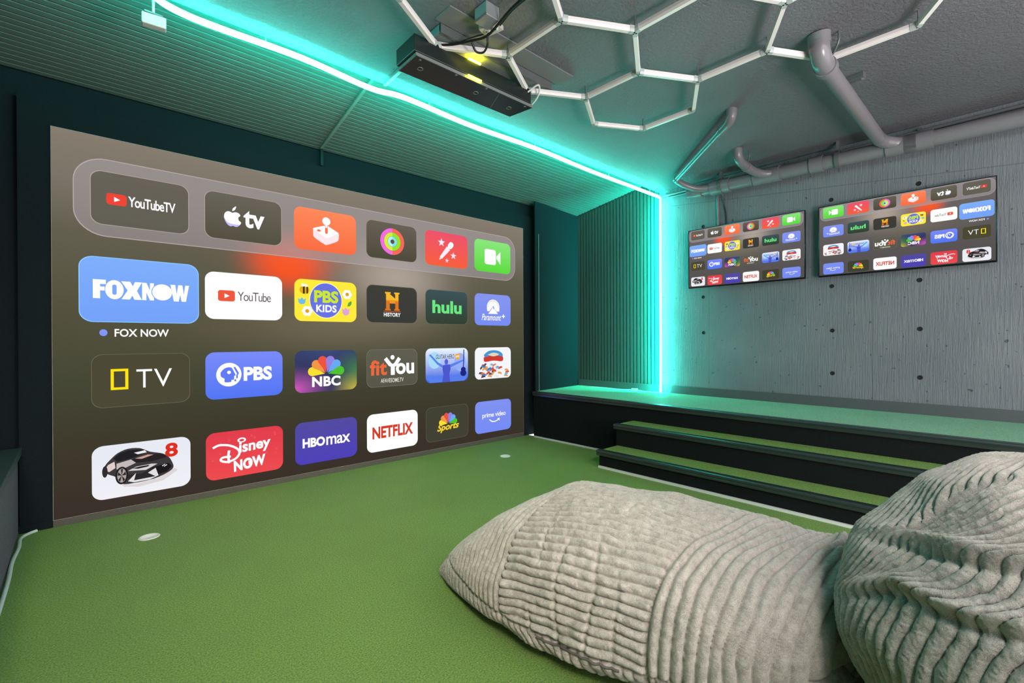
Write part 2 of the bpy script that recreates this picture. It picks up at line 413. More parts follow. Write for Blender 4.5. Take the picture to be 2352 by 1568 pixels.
EDG = ['A B', 'B C', 'C D', 'C E', 'E F', 'F G', 'G H', 'H D', 'D D2', 'D2 A2', 'A2 A', 'F I', 'I J', 'J K', 'K L', 'L G', 'L M', 'H H2', 'H2 H3', 'H3 M', 'M N', 'N O', 'O P', 'P Q', 'Q H3', 'H2 H1', 'H1 D3', 'D3 D2']
def bar(mb, a, b, w, h, mi=0, shrink=0.0):
    d = (b-a).normalized(); a = a+d*shrink; b = b-d*shrink; s = Vector((-d.y, d.x, 0))*(w/2); u = Vector((0, 0, h/2)); c = 0.72
    prof = [(-1, 1), (1, 1), (1, -0.1), (c, -1), (-c, -1), (-1, -0.1)]
    vs = [p+s*k+u*l for p in (a, b) for k, l in prof]; n = 6
    mb.add(vs, [(i, (i+1) % n, (i+1) % n+n, i+n) for i in range(n)]+[tuple(range(n-1, -1, -1)), tuple(range(n, 2*n))], mi)
deg = {}
for e in EDG:
    a, b = e.split(); mb = MB(); bar(mb, V[a], V[b], 0.030, 0.030, 0, 0.012); mb.build('light_tube', WHITETUBE, hx)
    deg.setdefault(a, []).append(b); deg.setdefault(b, []).append(a)
CLEAR = plain('clear_clip', (0.45, 0.5, 0.5), 0.2)
for k, nb in deg.items():
    mb = MB()
    for o in nb:
        d = (V[o]-V[k]).normalized(); bar(mb, V[k], V[k]+d*0.034, 0.034, 0.033)
    mb.build('connector', CLEAR, hx)
    MB().tube([V[k]+Vector((0, 0, 0.015)), V[k]+Vector((0, 0, ZC-Z_H))], 0.004, 8).build('hanger', METAL, hx)

# ------------------------------------------------------------------ launch monitor, board, outlet, cables
bd = thing('mounting_board', 'grey mounting board fixed flat to the ceiling behind the black sensor bar', 'board', (1.95, 2.3, 2.95))
MB().box((1.50, 2.21, 2.925), (2.41, 2.47, ZC-0.002)).build('board', BOARD, bd, 0.003)
MB().box((1.50, 2.205, 2.918), (2.41, 2.222, ZC-0.001)).build('rail', METAL, bd)
MB().box((1.46, 2.06, ZC-0.008), (2.46, 2.20, ZC-0.0005)).build('backing_plate', BOARD, bd)
lm = thing('launch_monitor', 'long black sensor bar hanging from the ceiling above the turf', 'sensor bar', (1.85, 2.38, 2.85))
lm_rot = lm
def LMP(o): o.rotation_euler = (0, 0, 0); return o
LMP(MB().prism([(1.372, 2.278), (2.268, 2.266), (2.272, 2.472), (1.376, 2.486)], 2.80, 2.895).build('housing', BLACKM, lm, 0.004))
LMP(MB().prism([(1.392, 2.292), (2.292, 2.280), (2.262, 2.476), (1.396, 2.490)], 2.783, 2.80).build('lens_plate', BLACKM, lm))
LMP(MB().prism([(1.388, 2.286), (2.292, 2.274), (2.292, 2.280), (1.388, 2.292)], 2.7825, 2.801).build('edge_line', GREYL, lm))
LMP(MB().prism([(1.388, 2.286), (1.393, 2.286), (1.396, 2.490), (1.391, 2.490)], 2.7825, 2.801).build('edge_line', GREYL, lm))
LMP(MB().prism([(2.000, 2.288), (2.003, 2.288), (2.079, 2.470), (2.075, 2.470)], 2.7822, 2.784).build('divider_line', GREYL, lm))
for x, y in ((1.476, 2.387), (1.881, 2.381), (2.17, 2.385)):
    l = LMP(MB().lathe([(0.018, 0.002), (0.018, -0.003), (0.014, -0.004), (0.013, 0.0)], (x, y, 2.783), 24).build('lens_ring', GREYL, lm))
    MB().lathe([(0.013, -0.0015), (0.007, -0.004), (0.0, -0.005)], (x, y, 2.783), 24).build('lens', BLACKG, l)
for x, y in ((1.43, 2.315), (1.67, 2.302), (1.90, 2.298), (2.24, 2.30)):
    LMP(MB().lathe([(0.009, 0.0), (0.009, -0.0012), (0.0, -0.0012)], (x, y, 2.783), 16).build('sensor_dot', GREYL, lm))
LMP(MB().box((1.735, 2.262, 2.784), (1.835, 2.2725, 2.797)).build('indicator_light', YLED, lm))['label'] = 'glowing yellow indicator light'
LMP(MB().box((1.745, 2.268, 2.896), (1.835, 2.278, 2.903)).build('indicator_light', YLED2, lm))['label'] = 'glowing yellow indicator light'
for x in (1.5, 2.15): LMP(MB().box((x, 2.30, 2.895), (x+0.04, 2.46, 2.924)).build('mount_bracket', METAL, lm))
LMP(MB().tube(smooth_path([(2.24, 2.27, 2.87), (2.27, 2.2, 2.9), (2.31, 2.24, 2.86), (2.32, 2.34, 2.82), (2.285, 2.4, 2.80)]), 0.006, 8).build('cord_loop', WHITEP, lm))
ob = thing('outlet_box', 'grey ceiling outlet box with white double socket near the black cables', 'outlet', (1.65, 1.96, 2.95))
MB().box((1.575, 1.90, 2.90), (1.665, 2.0, ZC-0.001)).build('box', GALV, ob, 0.004)
MB().prism([(1.66, 1.925), (1.735, 1.945), (1.705, 2.055), (1.63, 2.035)], 2.905, 2.93).build('cover_plate', plain('outlet_plate', (0.55, 0.5, 0.48), 0.4), ob, 0.003)
for t in (0.28, 0.72):
    c = Vector((1.682, 1.99, 0))+Vector((-0.03, 0.11, 0))*(t-0.5)
    sk = MB().lathe([(0.02, 0.0), (0.02, -0.004), (0.0, -0.004)], (c.x, c.y, 2.905), 16).build('socket', WHITEP, ob)
    for dx in (-0.006, 0.006): MB().box((c.x+dx-0.0015, c.y-0.006, 2.8995), (c.x+dx+0.0015, c.y+0.006, 2.901)).build('slot', HOLE, sk)
def cable(name, label, pts, r, mat=CABLE):
    return tag(MB().tube(smooth_path(pts, 8), r, 8).build(name, mat), label, 'cable')
cable('power_cable', 'black cable sagging past the outlet box to the sensor bar', [(1.66, 1.5, 2.93), (1.645, 1.77, 2.90), (1.672, 2.0, 2.88), (1.64, 2.11, 2.885), (1.585, 2.215, 2.89), (1.53, 2.29, 2.90), (1.47, 2.33, 2.905)], 0.007)
cable('power_cable', 'thin black cable clipped alongside the sagging ceiling cable', [(1.70, 1.5, 2.94), (1.675, 1.78, 2.92), (1.70, 1.97, 2.91), (1.655, 2.12, 2.915), (1.60, 2.24, 2.912), (1.52, 2.30, 2.915), (1.45, 2.36, 2.90)], 0.0045)
cable('plug_lead', 'short black lead looping down from the white socket', [(1.675, 2.015, 2.89), (1.69, 2.03, 2.85), (1.71, 2.09, 2.84), (1.68, 2.12, 2.845), (1.645, 2.115, 2.88)], 0.006)
rw = thing('cable_raceway', 'grey cable cover crossing the ribbed panelling to the screen top', 'cable cover', (1.57, 3.5, 2.93))
RWM = plain('raceway_grey', (0.2, 0.21, 0.2), 0.4)
MB().prism([(1.537, 2.49), (1.559, 2.49), (1.578, 2.99), (1.556, 2.99)], ZC-0.02, ZC-0.001).build('cover', RWM, rw)
q_ = [(1.556, 3.0), (1.578, 3.0), (1.622, 4.27), (1.600, 4.27)]
MB().add([(x, y, zs_(y)-0.0145) for x, y in q_]+[(x, y, zs_(y)-0.032) for x, y in q_], [(0, 1, 2, 3), (7, 6, 5, 4), (0, 4, 5, 1), (1, 5, 6, 2), (2, 6, 7, 3), (3, 7, 4, 0)]).build('cover', RWM, rw)
MB().box((1.60, 4.25, 2.766), (1.624, 4.272, 2.915)).build('drop', BLACKG, rw)
sn = thing('ceiling_sensor', 'small white box hanging on a short stem at upper left', 'sensor', (0.288, 2.97, 2.84))
MB().prism([(0.238, 2.955), (0.338, 2.945), (0.343, 2.99), (0.243, 3.0)], 2.782, 2.838).build('body', WHITEP, sn, 0.006)
MB().tube([(0.288, 2.97, 2.838), (0.288, 2.97, ZC-0.02)], 0.006, 10).build('stem', WHITEP, sn)
MB().box((0.25, 2.95, 2.838), (0.325, 2.99, 2.846)).build('bracket', METAL, sn)
cs = thing('ceiling_bar', 'small grey bar on the ceiling beside the large angled pipe', 'fixture', (3.88, 0.79, 2.95))
MB().prism([(3.835, 0.725), (3.885, 0.722), (3.91, 0.85), (3.86, 0.855)], 2.938, ZC).build('body', METAL, cs, 0.004)
MB().box((3.86, 0.73, 2.934), (3.88, 0.745, 2.939)).build('button', GALV, cs)

# ------------------------------------------------------------------ pipes
pp = thing('drain_pipe', 'thick grey drain pipe along the top of the wall with three branches', 'pipe', (5.05, 1.2, 2.82))
XP = 5.05
def pz(y): return 2.792+0.0165*y
def main(y0, y1, r, name): return MB().tube([(XP, y0, pz(y0)), (XP, y1, pz(y1))], r, 28).build(name, PIPE, pp)
main(YB, 2.56, 0.062, 'main_run')
main(2.40, 2.50, 0.073, 'coupling'); main(2.50, 2.565, 0.055, 'end_cap')
for a, b in ((2.10, 2.30), (1.62, 1.86), (1.26, 1.36), (0.50, 0.80), (0.60, 0.68)): main(a, b, 0.074, 'coupling')
for y in (2.192, 1.144):
    s_ = main(y-0.016, y+0.016, 0.080, 'pipe_strap'); s_.data.materials[0] = METAL
    MB().box((XP-0.02, y-0.012, pz(y)+0.06), (XP+0.02, y+0.012, ZC)).build('strap_bolt', METAL, s_)
def branch(pts, r, n=10):
    return MB().tube(smooth_path(pts, n), r, 22).build('branch', PIPE, pp)
def collar(p, d, r, L=0.05, name='collar'):
    p, d = Vector(p), Vector(d).normalized(); return MB().tube([p-d*L/2, p+d*L/2], r, 22).build(name, PIPE, pp)
# large branch
MB().tube([(3.19, 0.815, ZC), (3.20, 0.815, 2.915)], 0.058, 24).build('branch', PIPE, pp)
MB().tube(smooth_path([(3.19, 0.815, 2.93), (3.20, 0.815, 2.885), (3.25, 0.815, 2.845), (3.33, 0.815, 2.835)], 8), 0.054, 24).build('elbow', PIPE, pp)
MB().tube([(3.33, 0.815, 2.835), (4.90, 0.82, 2.845)], 0.047, 24).build('branch', PIPE, pp)
collar((3.33, 0.815, 2.835), (1, 0, 0), 0.061, 0.05)
MB().tube(smooth_path([(4.86, 0.82, 2.845), (4.95, 0.80, 2.84), (5.02, 0.72, 2.82), (5.05, 0.60, 2.805)], 8), 0.05, 24).build('elbow', PIPE, pp)
# left branch
MB().tube(smooth_path([(3.723, 1.535, ZC), (3.725, 1.54, 2.92), (3.76, 1.575, 2.895), (3.84, 1.66, 2.893)], 8), 0.037, 20).build('elbow', PIPE, pp)
MB().tube([(3.83, 1.65, 2.893), (4.74, 2.54, 2.915)], 0.031, 20).build('branch', PIPE, pp)
collar((3.85, 1.67, 2.893), (1, 1, 0), 0.038, 0.04); collar((4.73, 2.53, 2.915), (1, 1, 0), 0.037, 0.05)
MB().tube(smooth_path([(4.72, 2.52, 2.915), (4.77, 2.545, 2.912), (4.86, 2.50, 2.87), (4.96, 2.40, 2.83), (5.04, 2.26, 2.83)], 8), 0.034, 20).build('elbow', PIPE, pp)
# short middle branch
MB().tube(smooth_path([(4.54, 1.82, ZC), (4.545, 1.82, 2.92), (4.60, 1.82, 2.875), (4.72, 1.82, 2.86), (4.86, 1.80, 2.84), (4.97, 1.75, 2.825), (5.04, 1.64, 2.82)], 8), 0.04, 22).build('branch', PIPE, pp)
collar((4.74, 1.82, 2.858), (1, -0.05, -0.1), 0.046, 0.035)
for p in ((3.24, 0.73, 2.90), (3.80, 1.56, 2.92), (4.66, 1.76, 2.90)):
    MB().tube(smooth_path([(p[0], p[1], ZC), (p[0], p[1], p[2]+0.02), (p[0]+0.03, p[1]+0.03, p[2]-0.02), (p[0]+0.06, p[1]+0.06, p[2]-0.03)], 5), 0.006, 8).build('hanger_wire', METAL, pp)
rl = thing('wall_conduit', 'thin grey conduit rail running along the ceiling corner behind the pipe', 'conduit', (5.18, 1.0, 2.93))
MB().tube([(5.182, YB, 2.935), (5.182, 2.94, 2.918)], 0.013, 12).build('tube', PIPE, rl)
MB().tube([(5.187, YB, 2.905), (5.187, 2.94, 2.888)], 0.010, 12).build('tube', PIPE, rl)
for y in (0.6, 1.6, 2.5): MB().box((5.165, y-0.012, 2.885), (5.2, y+0.012, 2.955)).build('clip', METAL, rl)
cd = tag(MB().tube([(5.186, 2.292, 2.77), (5.186, 2.285, 2.40)], 0.013, 12).build('tv_conduit', PIPE), 'short vertical grey conduit above the left television', 'conduit')
cable('tv_cable', 'black cable dropping from the pipe to the left television', [(5.15, 2.21, 2.76), (5.185, 2.22, 2.66), (5.19, 2.205, 2.55), (5.19, 2.20, 2.40)], 0.0055)

# ------------------------------------------------------------------ small floor things
for i, (cx, cy) in enumerate(CUPS):
    c = MB().lathe([(0.0535, -0.03), (0.0535, 0.002), (0.050, 0.004), (0.046, 0.003), (0.034, -0.008), (0.018, -0.010), (0.0, -0.010)], (cx, cy, 0), 36)
    tag(c.build('putting_cup', WHITEP), ('round white putting cup nearest the left end of the screen', 'round white putting cup near the right end of the screen')[i], 'putting cup', 'white cups set in the turf')
cable('floor_cable', 'white cable lying on the turf along the left platform', [(-0.2, 4.245, 0.006), (-0.235, 4.20, 0.008), (-0.262, 4.12, 0.009), (-0.258, 3.95, 0.009), (-0.268, 3.70, 0.009), (-0.262, 3.40, 0.009), (-0.265, 2.8, 0.009), (-0.262, 2.0, 0.009)], 0.009, WHITEP)
ad = thing('power_adapter', 'white power adapter and lead on the platform at the wall corner', 'adapter', (5.11, 3.31, 0.563))
MB().box((5.095, 3.265, 0.563), (5.125, 3.345, 0.592)).build('brick', WHITEP, ad, 0.004)
MB().tube(smooth_path([(5.12, 4.17, 0.567), (5.10, 4.0, 0.567), (5.125, 3.75, 0.567), (5.10, 3.5, 0.567), (5.11, 3.345, 0.575)], 8), 0.0045, 8).build('lead', WHITEP, ad)
MB().tube(smooth_path([(5.11, 3.265, 0.575), (5.10, 3.15, 0.568), (5.11, 2.98, 0.568), (5.10, 2.94, 0.59)], 8), 0.0045, 8).build('lead', WHITEP, ad)

# ------------------------------------------------------------------ pictures shown on the displays (drawn in a 100 x 66 tile)
def rr(x0, y0, x1, y1, r, n=8):
    out = []
    for cx, cy, a0 in ((x1-r, y1-r, 0), (x0+r, y1-r, PI/2), (x0+r, y0+r, PI), (x1-r, y0+r, 1.5*PI)):
        for k in range(n+1):
            a = a0+PI/2*k/n; out.append((cx+r*math.cos(a), cy+r*math.sin(a)))
    return out
def ell(cx, cy, rx, ry=None, n=32, a0=0, a1=2*PI):
    ry = rx if ry is None else ry
    m = n if abs(a1-a0-2*PI) < 1e-6 else n+1
    return [(cx+rx*math.cos(a0+(a1-a0)*k/n), cy+ry*math.sin(a0+(a1-a0)*k/n)) for k in range(m)]
def star(cx, cy, r, ri=0.42, n=5):
    return [(cx+(r if k % 2 == 0 else r*ri)*math.sin(PI*k/n), cy+(r if k % 2 == 0 else r*ri)*math.cos(PI*k/n)) for k in range(2*n)]
def arc(cx, cy, r, w, a0, a1, n=32):
    return ell(cx, cy, r, r, n, a0, a1)+ell(cx, cy, r-w, r-w, n, a1, a0)
def stroke(pts, w):
    p = [Vector((*q, 0)) for q in pts]; L, Rr = [], []
    for i in range(len(p)):
        t = (p[min(i+1, len(p)-1)]-p[max(i-1, 0)]).normalized(); n_ = Vector((-t.y, t.x, 0))*w/2
        L.append(((p[i]+n_).x, (p[i]+n_).y)); Rr.append(((p[i]-n_).x, (p[i]-n_).y))
    return L+Rr[::-1]
def curve(pts, n=6): return [(v.x, v.y) for v in smooth_path([(x, y, 0) for x, y in pts], n)]
def poly(pts, col, grad=None):
    tri = tessellate_polygon([[Vector((x, y, 0)) for x, y in pts]])
    return (list(pts), [tuple(t) for t in tri], col)
def tri_rot(pts, c, a):
    ca, sa = math.cos(a), math.sin(a); return [(c[0]+(x*ca-y*sa), c[1]+(x*sa+y*ca)) for x, y in pts]
_tc = {}
def text(body, box, col, weight=0.0, shear=0.0, rot=0.0, space=1.0):
    key = (body, weight, shear, space)
    if key not in _tc:
        cu = bpy.data.curves.new('lettering', 'FONT'); cu.body = body; cu.offset = weight; cu.shear = shear
        cu.space_character = space; cu.resolution_u = 4
        o = bpy.data.objects.new('lettering', cu); COL.objects.link(o)
        bpy.context.view_layer.update()
        me = o.evaluated_get(bpy.context.evaluated_depsgraph_get()).to_mesh()
        vs = [(v.co.x, v.co.y) for v in me.vertices]; fs = [tuple(p.vertices) for p in me.polygons]
        o.to_mesh_clear(); bpy.data.objects.remove(o); bpy.data.curves.remove(cu); _tc[key] = (vs, fs)
    vs, fs = _tc[key]
    xs_ = [v[0] for v in vs]; ys_ = [v[1] for v in vs]
    x0, x1, y0, y1 = min(xs_), max(xs_), min(ys_), max(ys_); X0_, Y0_, X1_, Y1_ = box
    out = [(X0_+(x-x0)/(x1-x0)*(X1_-X0_), Y0_+(y-y0)/(y1-y0)*(Y1_-Y0_)) for x, y in vs]
    if rot:
        cx, cy = (X0_+X1_)/2, (Y0_+Y1_)/2; ca, sa = math.cos(rot), math.sin(rot)
        out = [(cx+(x-cx)*ca-(y-cy)*sa, cy+(x-cx)*sa+(y-cy)*ca) for x, y in out]
    return (out, fs, col)
def vgrad(pts_fn_rows, cols):  # horizontal bands of a rounded tile, blended colours
    return None
def band(base, y0, y1, col):   # clip a convex polygon to a band
    def clip(P, f):
        out = []
        for i in range(len(P)):
            a, b = P[i], P[(i+1) % len(P)]; fa, fb = f(a), f(b)
            if fa >= 0: out.append(a)
            if fa*fb < 0:
                t = fa/(fa-fb); out.append((a[0]+(b[0]-a[0])*t, a[1]+(b[1]-a[1])*t))
        return out
    P = clip(base, lambda p: p[1]-y0); P = clip(P, lambda p: y1-p[1]) if P else P
    return poly(P, col) if len(P) > 2 else None
def mixc(a, b, t): return tuple(int(round(a[i]+(b[i]-a[i])*t)) for i in range(3))
TILE = rr(-50, -33, 50, 33, 11)
def tile_flat(col): return [poly(TILE, col)]
def tile_fn(P, f):
    v, t, _ = poly(P, None); return (v, t, [f(x, y) for x, y in v])
def tile_grad(top, bot):
    return [tile_fn(TILE, lambda x, y: mixc(bot, top, (y+33)/66))]
def rim(col): return [(TILE+[(x*0.985, y*0.978) for x, y in TILE], [(i, (i+1) % len(TILE), (i+1) % len(TILE)+len(TILE), i+len(TILE)) for i in range(len(TILE))], col)]
WH = (255, 255, 255); DK = (92, 90, 76)
def petals(cx, cy, s):
    out = []
    cols = [(250, 225, 50), (245, 150, 70), (235, 85, 65), (150, 130, 225), (105, 170, 245), (80, 195, 50)]
    for a, c in zip((168, 136, 106, 74, 44, 12), cols):
        t = math.radians(a); d = (math.cos(t), math.sin(t)); n_ = (-d[1], d[0])
        P = [(0, 0)]+[(15+5.4*math.cos(b)*1.0, 5.4*math.sin(b)) for b in np.linspace(-1.75, 1.75, 14)]
        off = 2.0
        out.append(poly([(cx+s*(d[0]*(x+off)+n_[0]*y), cy+s*(d[1]*(x+off)+n_[1]*y)) for x, y in P], c))
    return out
def flower(cx, cy, r, c, mid):
    return [poly(ell(cx+r*0.62*math.cos(a), cy+r*0.62*math.sin(a), r*0.42, n=14), c) for a in np.linspace(0, 2*PI, 7)[:-1]]+[poly(ell(cx, cy, r*0.62, n=16), c), poly(ell(cx, cy, r*0.38, n=14), mid)]
def badge(x0, y0, x1, y1, col=(240, 70, 55)):
    cx, cy = (x0+x1)/2, (y0+y1)/2; w = x1-x0
    return [poly(rr(x0, y0, x1, y1, 3.2), col), poly([(cx-w*0.12, cy+w*0.16), (cx-w*0.12, cy-w*0.16), (cx+w*0.18, cy)], WH)]
APPLE = curve([(-16, 6.5), (-12, 8), (-8, 7), (-6, 4), (-8.5, 1), (-8, -3), (-5, -6), (-8, -11), (-11.5, -13), (-15.5, -12), (-19, -13), (-23, -10), (-26, -4), (-26.5, 1), (-25, 5.5), (-21, 8), (-16, 6.5)], 4)[:-1]
LEAF = curve([(-16.5, 9), (-15.5, 13), (-11.5, 16.5), (-12, 13), (-14, 10), (-16.5, 9)], 4)[:-1]
def clipx(P, x0, x1, col):
    Q = [(y, x) for x, y in P]; r_ = band(Q, x0, x1, col)
    return ([(y, x) for x, y in r_[0]], r_[1], col) if r_ else None
TILES = []   # (column, row, tile label, background shapes, logo label, logo shapes, scale)
def T(c, r, lab, bg, llab, logo, sc=1.0): TILES.append((c, r, lab, [b for b in bg if b], llab, [b for b in logo if b], sc))
T(0, 0, 'grey tile', tile_grad((104, 99, 88), (98, 95, 84))+rim((176, 166, 158)), 'red play badge and white lettering', badge(-35, -7, -15.5, 7)+[text('YouTubeTV', (-14, -6.5, 35, 6.5), WH, 0.018, space=0.88)])
T(1, 0, 'dark grey tile', tile_grad((106, 101, 90), (84, 80, 66))+rim((172, 162, 152)), 'white fruit symbol and lettering', [poly(APPLE, WH), poly(LEAF, WH), poly(curve([(-26.3, -2), (-22, -8), (-15, -9.5), (-9, -9.5), (-7, -9.5), (-8.5, -11.5), (-11.5, -13), (-15.5, -12), (-19, -13), (-23, -10), (-26, -4)], 2), (200, 190, 255)), text('tv', (-2, -12, 26, 13), WH, 0.03), ])
T(2, 0, 'orange tile', tile_grad((255, 138, 92), (250, 110, 66)), 'white joystick', [poly(curve([(-21, 0), (-20, 3), (-2, 9.5), (2, 9.5), (19, 0), (20.5, -4), (20, -10), (17, -14), (2, -21), (-3, -21), (-19, -12), (-21, -6), (-21, 0)], 3)[:-1], (255, 232, 238)), poly(curve([(-20.5, 1), (-19, 3), (-2, 9.5), (2, 9.5), (18, 1.5), (19, -0.5), (3, -9.5), (-2, -9.5), (-20.5, 1)], 3)[:-1], WH), poly(ell(-12, 0, 3.2, 1.8, 16), (250, 120, 80)), poly(rr(-2.2, -3.5, 2.2, 12, 2), (250, 120, 80)), poly(rr(-1.6, 6, 1.6, 12, 1), WH), poly(ell(0, 16.5, 6.5), WH)])
T(3, 0, 'dark grey tile', tile_grad((104, 98, 86), (78, 74, 60))+rim((160, 152, 142)), 'coloured activity rings', [poly(arc(0, 0, 23.5, 7, -PI/2, PI/2), (250, 105, 90)), poly(arc(0, 0, 23.5, 7, PI/2, 1.5*PI), (245, 110, 225)), poly(arc(0, 0, 16.2, 6.6, -PI/2, PI/2), (150, 230, 40)), poly(arc(0, 0, 16.2, 6.6, PI/2, 1.5*PI), (215, 240, 60)), poly(arc(0, 0, 9.2, 5.2, -PI/2, PI/2), (130, 230, 225)), poly(arc(0, 0, 9.2, 5.2, PI/2, 1.5*PI), (180, 245, 250))])
T(4, 0, 'red tile', tile_grad((238, 84, 110), (248, 96, 62)), 'white microphone and stars', [poly(tri_rot(rr(-5.5, 4, 5.5, 19, 5.5), (1, 1), -0.72), WH), poly(tri_rot([(-5, 4), (5, 4), (3, -24), (1.2, -24), (1.2, -28), (-1.2, -28), (-1.2, -24), (-3, -24)], (1, 1), -0.72), (255, 240, 248)), poly(star(-13, 13, 8.5), (255, 240, 250)), poly(star(15, -10, 7.5), (255, 225, 240)), poly(star(-0.5, -21, 5), (250, 205, 240))])
T(5, 0, 'green tile', tile_grad((140, 232, 125), (92, 220, 64)), 'white video camera', [poly(rr(-23, -17, 8, 15, 5), WH), poly([(9.5, 2), (21, 13), (21, -15), (9.5, -3)], (245, 252, 245))])
T(0, 1, 'large blue tile', tile_grad((128, 175, 252), (116, 162, 250))+rim((140, 205, 255)), 'bold white lettering', [poly([(-39.5, 10), (-29.5, 10), (-29.5, 5.5), (-34, 5.5), (-34, 3), (-30.6, 3), (-30.6, -1), (-34, -1), (-34, -9), (-39.5, -9)], WH), poly(ell(-22.9, 0.4, 7.3, 9.8), WH), poly(rr(-24.6, -4.8, -21.2, 5.6, 1.65), (122, 168, 250)), poly([(-17.6, 9.5), (-10.3, 9.5), (-8.2, 5.0), (-6.4, 9.5), (-0.6, 9.5), (-4.8, 0.3), (-0.8, -9), (-7, -9), (-8.6, -4.8), (-10.6, -9), (-17.4, -9), (-12.4, 0.3)], WH), poly([(-0.6, -9), (-0.6, 9.3), (3.2, 9.3), (6.0, 1.5), (6.0, 9.3), (9.4, 9.3), (9.4, -9), (6.0, -9), (3, -1), (3, -9)], WH), poly(ell(16.6, 0.2, 9.4), (122, 168, 250)), poly(ell(16.6, 0.2, 8.7), WH), poly([(23.8, 9), (28.2, 9), (29.4, -1), (30.8, 9), (34.6, 9), (36, -1), (37.2, 9), (40.8, 9), (37.8, -9), (33.8, -9), (32.6, -1.5), (31.2, -9), (26.8, -9)], WH)], 1.215)
T(1, 1, 'white tile', tile_flat(WH), 'red play badge and grey lettering', badge(-34.5, -7.5, -13.5, 8, (238, 90, 62))+[text('YouTube', (-10, -6, 34, 7), (95, 85, 85), -0.002, space=0.85)])
T(2, 1, 'yellow tile', tile_flat((255, 236, 60)), 'blue disc with lettering among flowers', [poly(ell(-1, 1, 26.5, 28.8), (250, 250, 230)), poly(ell(-1, 1, 25.5, 27.8), (104, 116, 226)), text('PBS', (-20, -3, 19, 17), (205, 232, 50), 0.04), text('KIDS', (-17, -18, 16, -6), WH, 0.035, space=1.05)]+flower(34, 13, 8, WH, (225, 165, 20))+flower(-31, -17, 8, WH, (225, 165, 20))+[poly(ell(-35, 16, 7.5, 6.5, 20), (225, 175, 40)), poly(rr(-37.5, 10, -34.5, 22, 0.5), (70, 55, 20)), poly(rr(-32, 10.5, -29.5, 21, 0.5), (70, 55, 20)), poly(ell(-37, 23.5, 3, 2.6, 12), (250, 250, 240)), poly(ell(-32.5, 23, 2.6, 2.2, 12), (250, 250, 240)), poly([(-45, 3), (-42, 0.5), (-39, 4), (-36, 0.5), (-33, 3), (-34, -4), (-36.5, -6.5), (-41.5, -6.5), (-44, -4)], (110, 190, 235)), poly(curve([(34, -7), (36, -1), (41, 2), (41, -3), (38, -6.5), (34, -7)], 4)[:-1], (90, 175, 60)), poly([(25, -10), (28, -13), (31.5, -9), (35, -13), (38, -10), (37, -19), (34, -22), (29, -22), (26, -19)], (225, 165, 215))])
T(3, 1, 'dark grey tile', tile_grad((64, 64, 58), (58, 60, 55))+rim((120, 112, 98)), 'gold letter and white lettering', [b for k in range(8) for b in [band(rr(-15, -10, 13, 22, 0.1), -10+4*k, -6+4*k, (0, 0, 0))] if False]+[poly([(-15, 22), (-4, 22), (-4, 19.5), (-6, 19), (-6, 7.5), (5, 7.5), (5, 19), (3, 19.5), (3, 22), (13.5, 22), (13.5, 19.5), (11.5, 19), (11.5, 6)], (248, 185, 45)), poly([(-15, 22), (-4, 22), (-4, 19.5), (-6, 19), (-6, 6), (-13, 6), (-13, 19), (-15, 19.5)], (248, 185, 45)), poly([(-13, 8), (11.5, 8), (11.5, 2), (-13, 2)], (240, 150, 40)), poly([(-13, 6), (-6, 6), (-6, -7.5), (-4, -8), (-4, -10.5), (-15, -10.5), (-15, -8), (-13, -7.5)], (222, 120, 35)), poly([(5, 6), (11.5, 6), (11.5, -7.5), (13.5, -8), (13.5, -10.5), (3, -10.5), (3, -8), (5, -7.5)], (222, 120, 35)), poly(rr(-18, -12.8, 16, -11.6, 0.3), (200, 90, 50)), text('HISTORY', (-17.5, -21.5, 15.5, -14.5), WH, 0.03, space=1.05)])
T(4, 1, 'dark green tile', tile_grad((62, 84, 88), (52, 66, 50))+rim((100, 108, 96)), 'green lettering', [text('hulu', (-34.5, -12, 34.5, 13), (110, 232, 130), 0.035)])
T(5, 1, 'blue tile', tile_grad((134, 150, 238), (120, 142, 244)), 'white mountain in an arch over script lettering', [poly(ell(0, 6, 17.5, 16, 32, -0.15, PI+0.15)+[(-17, -3), (17, -3)], WH), poly([(-15, -7.5), (-3, 5), (0, 9), (4, 3), (14, -7.5), (8, -8), (-9, -8)], (128, 146, 242)), poly([(-14, -8.5), (-4, 2), (-1, 6.5), (1, 1), (3, 3.5), (13, -8.5)], WH)]+[poly(ell(14.6*math.cos(a), 6+13.2*math.sin(a), 0.9, n=8), (128, 146, 242)) for a in np.linspace(0.1, PI-0.1, 11)]+[text('Paramount', (-32, -22.5, 22, -9), WH, 0.01, 0.35), text('+', (24, -17, 33, -8.5), WH, 0.03)])
def outline(c, x=0.988): return [(TILE+[(a*x, b*(2*x-1+0.004)) for a, b in TILE], [(i, (i+1) % len(TILE), (i+1) % len(TILE)+len(TILE), i+len(TILE)) for i in range(len(TILE))], c)]
T(0, 2, 'near-black tile', tile_flat((76, 74, 54))+outline((104, 102, 84)), 'yellow frame and white lettering', [poly([(-32, 14.5), (-15, 14.5), (-15, 11.5), (-29, 11.5), (-29, -8.5), (-32, -11.5)], (255, 228, 20)), poly([(-32, -11.5), (-29, -8.5), (-18, -8.5), (-18, 11.5), (-15, 11.5), (-15, -11.5)], (255, 228, 20)), text('T', (-7, -10.5, 9, 13), WH, -0.005), text('V', (11, -10.5, 30, 13), WH, -0.005)])
